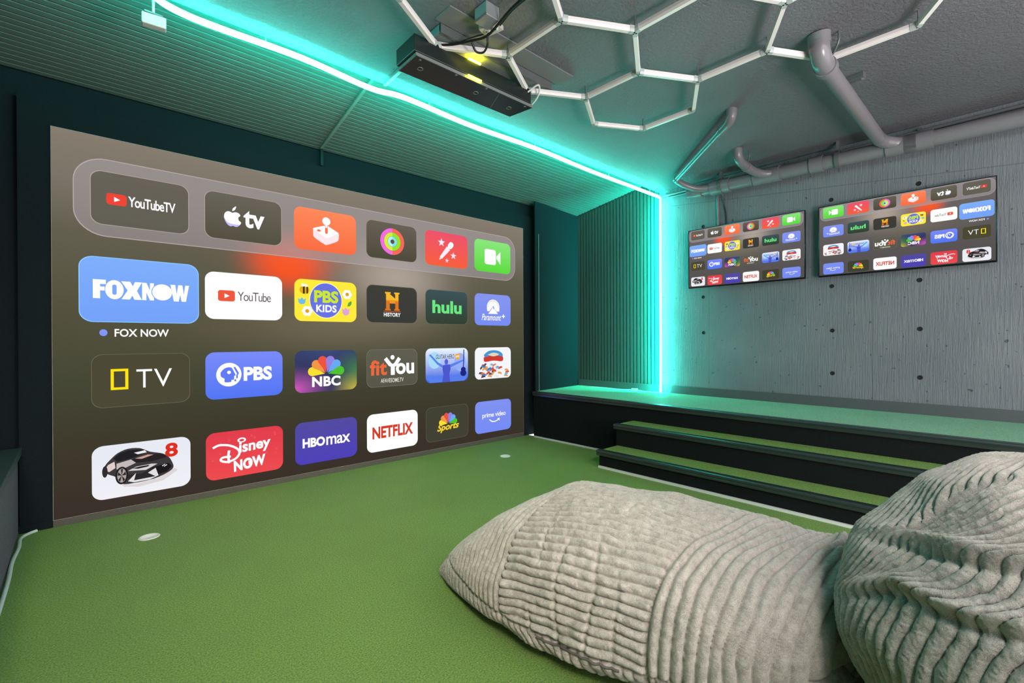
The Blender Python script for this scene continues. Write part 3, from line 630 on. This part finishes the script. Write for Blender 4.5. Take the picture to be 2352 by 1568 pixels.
T(1, 2, 'blue tile', tile_grad((122, 140, 250), (84, 118, 244)), 'white disc with face and lettering', [poly(ell(-21.5, 1, 15.8, 16.8), WH), poly(curve([(-22, 11.5), (-27, 10), (-32, 4), (-31, -2), (-27, -4.5), (-27, -9.5), (-19, -9.5), (-18.5, -6.5), (-15.5, -6.5), (-15, -1), (-13, -0.5), (-15, 4), (-18, 10.5), (-22, 11.5)], 2)[:-1], (98, 124, 246)), poly(ell(-21.5, 4.2, 2.4), WH), poly([(-16, 11.5), (-13.5, 11.5), (-9, 2.5), (-10.5, -0.5), (-10.5, -4.5), (-12.5, -5), (-12.5, -0.8), (-11.5, 2)], (98, 124, 246)), poly(rr(-14.8, -9, -12.6, -6, 0.4), (98, 124, 246)), text('PBS', (-3, -9.3, 35, 11.2), WH, 0.045)])
def nbc_col(x, y):
    u_, w_ = (x+50)/100, (y+33)/66; c = (52, 56, 92)
    c = mixc(c, (66, 90, 150), max(0, w_-0.5)*1.2*(1-abs(u_-0.5)))
    c = mixc(c, (210, 90, 190), max(0, 1-math.hypot(u_*1.1, (w_-0.1)*1.2)*1.5)); c = mixc(c, (70, 130, 80), max(0, 1-math.hypot((1-u_)*1.6, (w_-0.5)*1.3)*1.4))
    return mixc(c, (215, 195, 70), max(0, 1-math.hypot((1-u_)*1.3, w_*1.2)*1.7))
nb = []
for i in range(24):
    c = band([(y, x) for x, y in TILE], -50+100/24*i, -50+100/24*(i+1), None)
    for j in range(16):
        B = band(c[0], -1e3, 1e3, None) if False else None
        Q = band([(y, x) for x, y in c[0]], -33+66/16*j, -33+66/16*(j+1), None)
        if Q: nb.append(tile_fn(Q[0], nbc_col))
T(2, 2, 'dark multicoloured tile', nb, 'fan of coloured petals over white lettering', petals(-1, -5, 1.33)+[text('NBC', (-24, -25, 22, -8.5), WH, 0.04, space=1.05)])
T(3, 2, 'grey tile', tile_grad((96, 95, 82), (88, 86, 74))+rim((120, 118, 104)), 'orange and white lettering with a figure', [text('fit', (-44, -12.5, -12, 14), (240, 105, 62), 0.03, space=1.04), poly(stroke([(-15, 17), (-6, 6), (-0.5, 3), (5, 6), (13, 17)], 7), WH), poly(rr(-4.5, -13, 3.5, 5, 1), WH), poly(ell(-1, 18.5, 4), WH), text('ou', (5.5, -12.5, 43, 8), WH, 0.035), text('AFAVESOME.TV', (-24, -26, 21, -18.5), (225, 220, 210), 0.012)])
gh = tile_grad((238, 247, 255), (58, 98, 228))
rng = random.Random(5)
spikes = [(-49, -22)]
for k in range(34): spikes += [(-49+98*k/34, -22+rng.uniform(0, 7)), (-49+98*(k+0.5)/34, -24+rng.uniform(-2, 3))]
spikes += [(49, -22), (49, -23), (40, -32.6), (-40, -32.6), (-49, -23)]
T(4, 2, 'blue and white concert tile', gh, 'silhouette with raised arms and guitar under lettering', [poly(ell(-30, 10, 14, 16), (170, 220, 250)), poly(ell(30, 5, 14, 18), (150, 175, 250)), poly(spikes, (88, 128, 238)), poly(ell(-3, 6.5, 4.2, 5.5), (82, 100, 215)), poly([(-43, 20), (-40, 18), (-24, 2), (-10, -6), (4, -6), (20, 0), (38, 7), (39, 10), (20, 5), (6, 1), (-3, 2), (-11, 0), (-22, 6), (-39, 22)], (90, 130, 232)), poly([(-11, 0), (6, 1), (7, -8), (4, -18), (6, -32.5), (-13, -32.5), (-10, -18), (-12, -8)], (78, 88, 205)), poly(stroke([(39.5, 30), (39, 5), (37.5, -12)], 2.2), (30, 40, 130)), poly(ell(38, -10, 6, 5), (30, 40, 130)), poly(ell(38, -17, 7.5, 6.5), (30, 40, 130)), text('GUITAR HERO', (-27, 12.5, 16, 21), (50, 50, 60), 0.005, 0.2), poly(curve([(17.5, 20), (24, 22), (30, 20), (29, 14), (24, 9), (19, 14), (17.5, 20)], 3)[:-1], (245, 170, 40)), text('LIVE', (20, 14.5, 28, 18.5), WH, 0.03)])
sk = [poly(curve([(-26, 18), (-15, 25), (0, 27), (15, 25), (26, 18), (22, 9), (0, 11), (-22, 9), (-26, 18)], 3)[:-1], (70, 150, 215)), poly(curve([(-27, 12), (-14, 15), (0, 16), (14, 15), (27, 12), (24, 3), (0, 5), (-24, 3), (-27, 12)], 3)[:-1], (205, 60, 50)), poly(curve([(-16, 18), (0, 22), (16, 18), (0, 14), (-16, 18)], 3)[:-1], (225, 215, 190))]
for k in range(44):
    x_, y_ = rng.uniform(-42, 42), rng.uniform(-29, -4)
    if abs(x_) > 40-0.6*abs(y_+20): continue
    c = rng.choice([(60, 130, 190), (215, 70, 50), (235, 235, 240), (225, 160, 90), (90, 60, 70), (240, 120, 60), (120, 185, 220)])
    sk.append(poly(tri_rot([(-6, -2.5), (7, -1), (4, 3), (-4, 2)], (x_, y_), rng.uniform(-0.7, 0.7)), c))
T(5, 2, 'white tile with colourful art', tile_flat((245, 246, 250)), 'colourful abstract artwork', sk)
CAR = [poly([(-22, -18), (-10, -20), (15, -17), (32, -7), (36, -10), (20, -21), (-5, -24), (-20, -21)], (222, 214, 214)),
       poly(curve([(-40, 4), (-37, 10), (-33, 15), (-26, 22), (-16, 26), (-4, 25), (6, 19), (18, 15), (25, 10), (29, 3), (31, -6), (24, -12), (10, -17), (-11, -18.5), (-22, -17), (-27, -8), (-36, -2), (-40, 4)], 3)[:-1], (62, 58, 60)),
       poly([(-30, 16), (-24, 21.5), (-15, 24), (-3, 23), (4, 18.5), (-10, 14), (-26, 11)], (34, 32, 36)),
       poly([(-10, 20), (1, 21.5), (3, 18.5), (-6, 17.5)], (235, 235, 238)),
       poly([(-38, 3), (-35, 9), (-29, 12), (-28, 4), (-34, 0)], (225, 205, 205)), poly([(-27, 9), (-13, 12), (-8, 7), (-22, 1), (-27, 2)], (196, 186, 186)),
       poly([(-12, 12), (3, 16), (20, 14), (24, 9), (8, 6), (-8, 7)], (40, 36, 38)), poly([(-9, 12.5), (4, 15.5), (10, 14.5), (-2, 11)], (205, 160, 150)),
       poly([(-16, -2), (2, -4), (14, 2), (8, 3), (-8, 2)], (215, 208, 208)), poly([(-12, 0.5), (-4, 1.5), (6, 2), (4, 0), (-6, -1)], (30, 28, 30)),
       poly([(-20, -6), (-2, -8), (8, -2), (14, -12), (4, -15), (-12, -16)], (44, 42, 44)), poly([(8, -2), (26, 1), (29, -4), (24, -10), (14, -12), (10, -7)], (28, 26, 28)),
       poly([(-16, -15), (-8, -6), (-10, -15), (12, -14), (4, -8), (12, -3), (15, -13.5), (6, -17), (-10, -17.5)], (226, 224, 226)), poly(stroke([(19, -2), (22, 0), (21, -3), (24, -1)], 1), WH),
       poly(ell(-22, -6.5, 6.2, 11), (36, 32, 34)), poly(ell(-22, -6.5, 4.4, 8.8), (170, 160, 160))]+[poly([(-22, -6.5), (-22+4.2*math.cos(a), -6.5+8.4*math.sin(a)), (-22+4.2*math.cos(a+0.55), -6.5+8.4*math.sin(a+0.55))], (46, 42, 44)) for a in np.linspace(0, 2*PI, 6)[:-1]]+[poly(ell(-38, 1, 2.6, 7), (50, 44, 46))]
T(0, 3, 'white tile', tile_grad((232, 234, 244), (240, 240, 246)), 'dark sports car and red numeral', CAR+[text('8', (22, 8.5, 36, 27), (222, 48, 34), 0.035)])
DOTS = [poly([(x_, y_), (x_+4, y_), (x_+2, y_+4)], (228, 84, 92)) for x_, y_ in [(rng.uniform(-44, 40), rng.uniform(-28, 24)) for _ in range(26)]]
T(1, 3, 'red tile', tile_grad((226, 62, 76), (238, 76, 80)), 'playful white lettering', DOTS+[poly(stroke(curve([(-42, 12), (-34, 15), (-22, 13), (-12, 7), (-9, 0), (-14, -7), (-24, -10), (-32, -7), (-30, -3), (-20, -3)], 5), 3), WH), poly(stroke(curve([(-22, 6), (-23, -2), (-22, -12)], 4), 3.2), WH), text('isney', (-10, -3, 33, 17), WH, 0.03, 0.1, 0.08), poly(ell(-6, 18.5, 5.5, 3.6), WH), poly(ell(-6, 18.3, 3.2, 1.8), (230, 66, 78)), text('NOW', (-17, -24, 26, -8), WH, 0.05, 0.1, 0.1, 1.05), poly([(2.4, -12.8), (2.8, -19.2), (8.0, -15.6)], WH)])
T(2, 3, 'purple tile', tile_grad((84, 76, 160), (78, 66, 186))+[clipx([p for p in TILE], 18, 50, None) if False else None], 'white lettering', [text('HBO', (-39, -7.5, -4, 7.5), WH, 0.045, space=0.98), text('max', (-2, -8, 38, 6), WH, 0.015, space=0.95)])
T(3, 3, 'white tile', tile_flat(WH), 'red lettering', [text('NETFLIX', (-40, -10.5, 40, 10.5), (214, 60, 38), 0.035)])
T(4, 3, 'near-black tile', tile_flat((66, 66, 52))+outline((96, 98, 80)), 'fan of coloured petals over yellow script', petals(1, -2, 0.98)+[text('Sports', (-25, -17.5, 27, -1), (250, 215, 50), 0.03, 0.35, 0.05)])
T(5, 3, 'blue tile', tile_grad((128, 146, 240), (118, 140, 246)), 'white lettering over a smiling arrow', [text('prime video', (-31, -4.5, 34, 8.5), WH, 0.012, space=0.95), poly(stroke(curve([(-12, -6.5), (-5, -11), (2, -12), (9, -10.5), (15, -7)], 4), 2.2), WH), poly([(10, -6.5), (16.5, -5.5), (16, -12)], WH)])

def pict_mat():
    m, n, out = nt('picture_colours'); e = N(n, 'ShaderNodeEmission'); a = N(n, 'ShaderNodeAttribute'); a.attribute_name = 'Col'
    n.links.new(a.outputs['Color'], e.inputs[0]); n.links.new(e.outputs[0], out.inputs[0]); return m
PICT = pict_mat()
TC0, TP, TR0, RP, TW = 0.342, 0.654, 2.182, 0.625, 0.555   # tile grid, in metres on the big screen
def bg_mat(name, stops, add=0.0, mix=0.0):
    m, n, out = nt(name)
    e = n.nodes.new('ShaderNodeEmission'); n.links.new(e.outputs[0], out.inputs[0])
    uv = N(n, 'ShaderNodeUVMap'); s = N(n, 'ShaderNodeSeparateXYZ'); n.links.new(uv.outputs[0], s.inputs[0])
    col = ramp(n, math_(n, 'DIVIDE', s.outputs[1], 2.6), [(p, lin(c)) for p, c in stops])
    def blob(col, cx, cy, rx, ry, c, k, pw=2.0):
        d = math_(n, 'ADD', math_(n, 'POWER', math_(n, 'ABSOLUTE', math_(n, 'DIVIDE', math_(n, 'SUBTRACT', s.outputs[0], cx), rx)), 2.0), math_(n, 'POWER', math_(n, 'ABSOLUTE', math_(n, 'DIVIDE', math_(n, 'SUBTRACT', s.outputs[1], cy), ry)), 2.0))
        fac = math_(n, 'MULTIPLY', math_(n, 'EXPONENT', math_(n, 'MULTIPLY', math_(n, 'POWER', d, pw/2), -1.0)), k)
        mx = N(n, 'ShaderNodeMix', data_type='RGBA'); n.links.new(fac, mx.inputs[0]); n.links.new(col, mx.inputs[6])
        mx.inputs[7].default_value = (*lin(c), 1); return mx.outputs[2]
    col = blob(col, 2.35, 1.82, 0.55, 0.33, (190, 176, 164), 0.75)
    col = blob(col, 1.75, 1.35, 0.9, 0.25, (130, 118, 96), 0.5)
    col = blob(col, 1.33, 1.86, 0.30, 0.21, (255, 84, 30), 0.95 if not add else 0.5, 3.0)
    col = blob(col, 1.45, 2.0, 0.38, 0.14, (220, 120, 90), 0.35)
    if add:
        mx = N(n, 'ShaderNodeMix', data_type='RGBA'); mx.inputs[0].default_value = mix; n.links.new(col, mx.inputs[6]); mx.inputs[7].default_value = (*lin((176, 168, 172)), 1); col = mx.outputs[2]
    n.links.new(col, e.inputs[0]); return m
ST1 = [(0.0, (58, 48, 42)), (0.2, (62, 58, 44)), (0.36, (70, 72, 54)), (0.55, (84, 82, 62)), (0.75, (100, 96, 80)), (0.88, (124, 116, 104)), (1.0, (134, 124, 112))]
ST2 = [(0.0, (84, 80, 80)), (0.36, (90, 87, 86)), (0.75, (104, 100, 99)), (1.0, (128, 118, 120))]
def display(parent, name, mp, rect, stops, layer, tag_):
    """flat picture: mp(u, v, k) places a picture point of layer k; rect is the visible part"""
    u0, v0, u1, v1 = rect
    def quad(mb, pts, k): mb.add([mp(u, v, k) for u, v in pts], [tuple(range(len(pts)))])
    def finish(mb, nm, mats, par, uvs):
        o = mb.build(nm, mats, par); me = o.data; ul = me.uv_layers.new(name='UVMap')
        for l in me.loops: ul.data[l.index].uv = uvs[l.vertex_index]
        return o
    mb = MB(); P = [(u0, v0), (u1, v0), (u1, v1), (u0, v1)]; quad(mb, P, 0)
    pic = finish(mb, name, bg_mat('picture_'+tag_, stops), parent, P)
    D = rr(-0.02, 1.918, 3.968, min(2.448, v1), 0.17, 10); mb = MB(); quad(mb, D, 1)
    finish(mb, 'icon_dock', [bg_mat('dock_'+tag_, stops, 1, 0.42)], parent, D)['label'] = 'pale rounded bar behind the top row'
    D2 = [(1.974+(x-1.974)*0.9975, 2.183+(y-2.183)*0.978) for x, y in D]; n_ = len(D)
    mb = MB(); mb.add([mp(u, v, 1.5) for u, v in D+D2], [(i, (i+1) % n_, (i+1) % n_+n_, i+n_) for i in range(n_)])
    mb.build('dock_outline', [emis((182, 170, 166))], parent)
    for (c, r, lab, bg, llab, logo, sc) in TILES:
        cu, cv = TC0+TP*c, TR0-RP*r; k0 = TW/100*sc
        def mk(shapes, nm, par, l0):
            mats, mb = [], MB()
            cols = []; st = 0.12 if len(shapes) < 60 else 0.0
            for i, (vs, fs, col) in enumerate(shapes):
                mb.add([mp(cu+x*k0, cv+y*k0, l0+i*st) for x, y in vs], fs)
                for c_ in (col if isinstance(col, list) else [col]*len(vs)): cols += [*lin(c_), 1.0]
            o = mb.build(nm, PICT, par)
            o.data.color_attributes.new('Col', 'FLOAT_COLOR', 'POINT').data.foreach_set('color', cols)
            return o
        t = mk(bg, 'app_tile', parent, 2); t['label'] = lab
        lg = mk(logo, 'tile_logo', t, 3.5 if len(bg) < 60 else 2.5); lg['label'] = llab
    cu = TC0; cv = TR0-RP
    mats = [emis((132, 150, 250)), emis(WH)]; mb = MB()
    vs, fs, _ = poly(ell(-38.5, -53, 3.8, 4.2, 20), None); mb.add([mp(cu+x*TW/100, cv+y*TW/100, 2) for x, y in vs], fs, 0)
    mb.build('caption_dot', mats[0], parent)['label'] = 'blue dot'; mb = MB()
    vs, fs, _ = text('FOX NOW', (-28, -58, 27, -48.2), WH, 0.02); mb.add([mp(cu+x*TW/100, cv+y*TW/100, 2) for x, y in vs], fs)
    mb.build('tile_caption', mats[1], parent)['label'] = 'white caption'
    return pic

ps = thing('projection_screen', 'huge projection screen showing rows of colourful app tiles', 'projection screen', (2.0, YS, 0))
MB().box((-0.124, YS-0.004, 0.045), (4.108, YS, 2.597)).build('fabric', plain('screen_cloth', (0.35, 0.34, 0.32), 0.8), ps)
MB().box((-0.124, YS-0.006, 0.0), (4.108, YS+0.002, 0.045)).build('bottom_hem', make_cloth('hem_grey', (0.10, 0.09, 0.08)), ps)
display(ps, 'projected_picture', lambda u, v, k: (u, YS-0.0046-k*0.0006, v), (-0.122, 0.047, 4.106, 2.595), ST1, 0.0006, 'projected')
def television(y0, y1, flip, label):
    z0, z1 = 1.776, 2.431; X = 5.125
    tv = thing('television', label, 'television', (X+0.03, (y0+y1)/2, z0), 'televisions on the grey wall')
    MB().box((X, y0, z0), (X+0.028, y1, z1)).build('body', BLACKM, tv, 0.003)
    fr = MB(); b = 0.007
    for a, c in (((y0, z0), (y1, z0+0.014)), ((y0, z1-b), (y1, z1)), ((y0, z0+0.014), (y0+b, z1-b)), ((y1-b, z0+0.014), (y1, z1-b))):
        fr.box((X-0.004, a[0], a[1]), (X, c[0], c[1]))
    fr.build('bezel', BLACKG, tv)
    MB().box((X+0.028, y0+0.25, z0+0.12), (X+0.055, y1-0.25, z1-0.12)).build('back_cover', BLACKM, tv, 0.004)
    MB().box((X+0.055, y0+0.35, z0+0.2), (XW, y1-0.35, z1-0.2)).build('wall_mount', METAL, tv)
    SU, SV = 0.288, 0.276
    if flip: mp = lambda u, v, k: (X-0.0004-k*0.00022, y0+b+(u+0.02)*SU, 1.848+(v-0.307)*SV)
    else: mp = lambda u, v, k: (X-0.0004-k*0.00022, y1-b-(u+0.02)*SU, 1.848+(v-0.307)*SV)
    v0 = 0.307+(z0+0.014-1.848)/SV; v1 = 0.307+(z1-b-1.848)/SV
    display(tv, 'picture', mp, (-0.02, v0, -0.02+(y1-y0-2*b)/SU, v1), ST2, 0.0002, 'television')
    return tv
television(1.428, 2.60, False, 'left wall television, app tiles reading the right way round')
television(0.147, 1.318, True, 'right wall television, app tiles shown mirrored')

# ------------------------------------------------------------------ bean bags
class Noise2:
    def __init__(s, seed, n=64): s.g = np.random.RandomState(seed).rand(n, n)*2-1; s.n = n
    def __call__(s, x, y):
        xi = np.floor(x).astype(int); yi = np.floor(y).astype(int); fx = x-xi; fy = y-yi
        fx = fx*fx*(3-2*fx); fy = fy*fy*(3-2*fy); n = s.n; g = s.g
        a = g[xi % n, yi % n]; b = g[(xi+1) % n, yi % n]; c = g[xi % n, (yi+1) % n]; d = g[(xi+1) % n, (yi+1) % n]
        return (a*(1-fx)+b*fx)*(1-fy)+(c*(1-fx)+d*fx)*fy
def grid_mesh(name, P, mats, parent, wrap=True):
    nu, nv, _ = P.shape
    idx = np.arange(nu*nv).reshape(nu, nv); j = np.roll(idx, -1, axis=1) if wrap else None
    a = idx[:-1]; b = idx[1:]; c = np.roll(idx, -1, 1)[1:]; d = np.roll(idx, -1, 1)[:-1]
    F = np.stack([a, d, c, b], -1).reshape(-1, 4)
    me = bpy.data.meshes.new(name); me.vertices.add(nu*nv); me.vertices.foreach_set('co', P.reshape(-1).astype(np.float32))
    me.loops.add(F.size); me.polygons.add(len(F)); me.loops.foreach_set('vertex_index', F.reshape(-1).astype(np.int32))
    me.polygons.foreach_set('loop_start', np.arange(0, F.size, 4).astype(np.int32))
    me.polygons.foreach_set('use_smooth', np.ones(len(F), dtype=bool)); me.update(calc_edges=True)
    me.materials.append(mats); o = bpy.data.objects.new(name, me); COL.objects.link(o)
    if parent is not None:
        o.parent = parent; o.matrix_parent_inverse = Matrix.Translation(-parent.location)
    return o
def normals(P):
    du = np.gradient(P, axis=0); dv = (np.roll(P, -1, 1)-np.roll(P, 1, 1))/2
    n = np.cross(dv, du); n /= (np.linalg.norm(n, axis=2, keepdims=True)+1e-12); return n
def rib(ph): return np.abs(np.sin(PI*ph))**0.48
def sstep(x, a, b):
    t = np.clip((x-a)/(b-a), 0, 1); return t*t*(3-2*t)
CR = np.array([math.cos(YAW), -math.sin(YAW)]); CF = np.array([math.sin(YAW), math.cos(YAW)])

def long_bag():
    rt = thing('bean_bag', 'long light grey corduroy bean bag lying on the turf', 'bean bag', (1.9, 0.9, 0), 'corduroy bean bags')
    tip = -0.37*CR+2.42*CF; A = 0.9*CR-0.43*CF; A /= np.linalg.norm(A); B = np.array([-A[1], A[0]])
    if B@CF < 0: B = -B
    tab = np.array([  # s, centre, half width, height
        (0.0, 0.0, 0.012, 0.045), (0.03, 0.0, 0.035, 0.075), (0.10, 0.005, 0.105, 0.15), (0.25, 0.015, 0.23, 0.285), (0.42, 0.01, 0.33, 0.40), (0.70, -0.03, 0.41, 0.515),
        (1.0, -0.04, 0.44, 0.53), (1.37, -0.02, 0.43, 0.475), (1.60, 0.07, 0.36, 0.425), (1.76, 0.185, 0.255, 0.39), (1.88, 0.25, 0.18, 0.33), (1.95, 0.29, 0.08, 0.23), (1.975, 0.30, 0.02, 0.14)])
    nu, nv = 620, 900
    s = np.linspace(0, 1.975, nu)
    def cub(col):
        x, y = tab[:, 0], tab[:, col]; m = np.gradient(y, x); i = np.clip(np.searchsorted(x, s, 'right')-1, 0, len(x)-2)
        h = x[i+1]-x[i]; t = (s-x[i])/h
        return (2*t**3-3*t**2+1)*y[i]+(t**3-2*t**2+t)*h*m[i]+(-2*t**3+3*t**2)*y[i+1]+(t**3-t**2)*h*m[i+1]
    c, w, h = np.clip(cub(1), -0.1, 0.4), np.maximum(cub(2), 0.006), np.maximum(cub(3), 0.03)
    v = np.linspace(0, 2*PI, nv, endpoint=False)
    cs_, sn_ = np.cos(v), np.sin(v)
    lat = np.sign(cs_)*np.abs(cs_)**0.8
    zz = np.where(sn_ > 0, 0.36+0.64*np.abs(sn_)**0.85, 0.36-0.355*np.abs(sn_)**0.55)
    Sg, Vg = np.meshgrid(s, v, indexing='ij')
    per = c[:, None]+w[:, None]*lat[None]; z = h[:, None]*zz[None]
    n1, n2, n3 = Noise2(3), Noise2(7), Noise2(11)
    # large soft dents
    dent = 0.016*n1(Sg*4.2, Vg*1.6)+0.008*n2(Sg*9, Vg*3.4)
    P = np.stack([tip[0]+A[0]*Sg+B[0]*per, tip[1]+A[1]*Sg+B[1]*per, z], -1)
    nm = normals(P)
    ctr = np.stack([tip[0]+A[0]*s+B[0]*c, tip[1]+A[1]*s+B[1]*c, 0.4*h], -1)[:, None, :]
    sgn = np.sign(((P-ctr)*nm).sum(2).mean()); nm *= sgn
    up = sstep(z, 0.01, 0.09)
    P = P+nm*(dent*up*sstep(Sg, 0.1, 0.4))[..., None]; nm = normals(P)*sgn
    # rib pattern per panel
    arc_ = np.cumsum(np.linalg.norm(np.diff(P, axis=1, append=P[:, :1]), axis=2), 1)
    arc_mid = np.cumsum(np.linalg.norm(np.diff(P[int(nu*0.45)], axis=0, append=P[int(nu*0.45)][:1]), axis=1))
    sAB = 0.655+0.30*per; sBC = 1.355+0.5*per
    front = sstep(per-c[:, None], 0.12, -0.22)
    wob = 0.004*n2(Sg*14, Vg*5)
    below = sstep(z, 0.145, 0.125)*(per < c[:, None])
    zA = (sAB-Sg)/0.034+1
    zB = np.broadcast_to(arc_mid[None]/0.0345, Sg.shape)+0.30*n2(Sg*4, Vg*1.2)+0.14*front*n3(Sg*16, Vg*5)
    Ls = np.concatenate([[0], np.cumsum(np.sqrt(np.diff(s)**2+np.diff(w)**2*0.6+np.diff(h)**2*0.3))])
    zC = (Ls[:, None]-np.interp(sBC, s, Ls)+0.7*wob)/0.035+0.22*n1(Sg*5, Vg*3)
    A_, C_ = Sg < sAB, Sg > sBC
    rA, rB, rC = rib(zA), rib(zB), rib(zC)
    # creases that cut across the lengthwise ribs
    cre = np.zeros_like(Sg)
    for s0, k in ((0.745, 0.8), (0.86, 0.8), (0.985, 1.0), (1.07, 0.6)):
        q = Sg-(s0+0.25*(per+0.2)+0.02*n3(Sg*3+s0*9, Vg*4)); cre = np.maximum(cre, k*np.exp(-(q/0.0075)**2))
    cre *= front*np.clip(0.6+0.8*n1(Sg*6+3, Vg*4), 0, 1)
    creC = np.zeros_like(Sg)
    for v0, k, t in ((1.15, 1.0, 0.6), (1.62, 0.7, 0.3), (0.75, 0.9, -0.2)):
        q = (Vg-(v0+t*(Sg-1.6)+0.10*n3(Sg*11, Vg*2)))*0.4; creC = np.maximum(creC, k*np.exp(-(q/0.011)**2))
    creC *= sstep(Sg-sBC, 0.10, 0.25)
    gather = sstep(Sg, 1.62, 1.80)
    dsp = np.where(A_, 0.0165*rA, np.where(C_, 0.0235*rC, 0.0205*rB*(1+0.22*front*n3(Sg*34, Vg*9))))
    dsp = dsp-0.012*cre*(~A_ & ~C_)-0.022*creC*C_+gather*0.024*n2(Sg*24, Vg*6)
    und = 0.010*rib((sAB-Sg)/0.036+1.3*(Vg-PI)+0.5*n3(Sg*6, Vg*4))+0.007*n1(Sg*16, Vg*6)*sstep(Sg, 0.5, 0.8)
    dsp = dsp*(1-below)+und*below
    seam = np.exp(-((Sg-sAB)/0.007)**2)+np.exp(-((Sg-sBC)/0.007)**2)+0.8*np.exp(-((z-0.135)/0.010)**2)*(per < c[:, None])
    dsp -= 0.010*np.clip(seam, 0, 1)
    dsp += 0.0012*n3(Sg*160, Vg*60)
    tipf = sstep(Sg, 0.0, 0.06)
    P2 = P+nm*((dsp-0.004)*(0.25+0.75*tipf)*(0.3+0.7*up))[..., None]
    P2[..., 2] = np.maximum(P2[..., 2], 0.002)
    grid_mesh('cover', P2, PLUSH, rt)
    zp = MB(); zs = []
    for k in range(25):
        i = int(nu*(0.36+0.16*k/24)); j = int(np.argmin(np.abs(P2[i, :, 2]-0.12)+10*(per[i] > c[i]))); p = P2[i, j]; zs.append((p[0], p[1], p[2]))
    zp.tube(zs, 0.005, 6).build('zip', plain('grey_zip', (0.12, 0.11, 0.11), 0.5), rt)
    return rt
long_bag()

def round_bag():
    ctr2 = 1.478*CR+1.25*CF; Zc, Rx, Rz = 0.40, 0.505, 0.475
    rt = thing('bean_bag', 'plump grey corduroy bean bag sitting upright in the right foreground', 'bean bag', (ctr2[0], ctr2[1], 0), 'corduroy bean bags')
    nu, nv = 760, 1500
    th = np.linspace(-PI/2, PI/2, nu); ph = np.linspace(0, 2*PI, nv, endpoint=False)
    T_, F_ = np.meshgrid(th, ph, indexing='ij')
    n1, n2, n3 = Noise2(21), Noise2(23), Noise2(29)
    d = np.stack([np.cos(T_)*np.cos(F_), np.cos(T_)*np.sin(F_), np.sin(T_)], -1)
    vw = np.array([-ctr2[0], -ctr2[1], 1.2-Zc]); vw /= np.linalg.norm(vw)
    right = np.cross(np.array([0, 0, 1.0]), vw); right /= np.linalg.norm(right); upv = np.cross(vw, right)
    X = d@right; Y = d@upv; Zv = d@vw
    al = np.arctan2(X, np.maximum(Zv, 0.02)) ; al = np.where(Zv < 0.02, np.sign(X)*(PI/2+np.abs(Zv)), al)
    Pb = np.stack([Rx*d[..., 0], Rx*d[..., 1], Rz*d[..., 2]], -1)
    Pb *= (1+0.03*n1(T_*3+9, np.cos(F_)*2+np.sin(F_)*2+20))[..., None]
    Pb *= (1-0.10*np.exp(-((X+0.62)/0.30)**2-((Y-0.48)/0.26)**2)*sstep(Zv, -0.6, 0.0)+0.012*np.exp(-((X+0.95)/0.25)**2-((Y+0.25)/0.35)**2))[..., None]
    Pb[..., 0] += ctr2[0]; Pb[..., 1] += ctr2[1]; Pb[..., 2] += Zc
    lo = Pb[..., 2] < 0.03; Pb[..., 2] = np.where(lo, 0.004+0.1*np.maximum(Pb[..., 2]+0.2, 0)*0.1, Pb[..., 2])
    nm = normals(Pb); nm *= np.sign((nm*d).sum(2).mean())
    w1 = 0.018*np.sin(X*9+1)
    y1 = -0.01-0.11*np.clip((-X-0.6)/0.25, 0, 1)+w1
    y2 = 0.268+w1*0.8
    y3 = np.interp(X, [-0.8, -0.635, -0.53, -0.4, -0.265, -0.16, 0.0, 0.3], [0.30, 0.385, 0.51, 0.635, 0.70, 0.73, 0.75, 0.75])
    def ramp_(a, b): return np.maximum(Y-a, 0)-np.maximum(Y-b, 0)
    g = 0.45*np.minimum(Y-y1, 0)+0.95*ramp_(y1, y2)+1.25*ramp_(y2, y3)-0.35*ramp_(y3, y3+0.5)
    hook = -0.05*np.exp(-((Y-y1-0.02)/0.06)**2)-0.08*np.exp(-((Y-y2+0.0)/0.07)**2)
    ph_ = (al-g-hook+0.018*n2(X*9, Y*9+3)+0.008*n3(X*25, Y*22))/0.080
    r = rib(ph_)
    top = sstep(Y-y3, -0.02, 0.02)
    ph2 = (al+0.1*Y)/0.075; r = r*(1-top)+rib(ph2+0.2*n2(X*8+5, Y*8))*top
    amp = 0.0165
    dsp = amp*r*(1+0.35*sstep(Y-y2, 0, 0.1))
    def fold(yc, up_, dn): q = Y-yc; return up_*np.exp(-((q-0.035)/0.045)**2)-dn*np.exp(-((q+0.035)/0.03)**2)
    vis = sstep(Zv, 0.42, 0.80)
    dsp += vis*(fold(y1, 0.026, 0.012)+fold(y2, 0.026, 0.012)+fold(y3, 0.014, 0.012))
    dsp += 0.006*n1(X*6, Y*6)+0.0012*n3(X*90, Y*90)
    P2 = Pb+nm*((dsp-0.01)*sstep(Pb[..., 2], 0.0, 0.08))[..., None]
    P2[..., 2] = np.maximum(P2[..., 2], 0.003)
    grid_mesh('cover', P2, PLUSH, rt)
    return rt
round_bag()
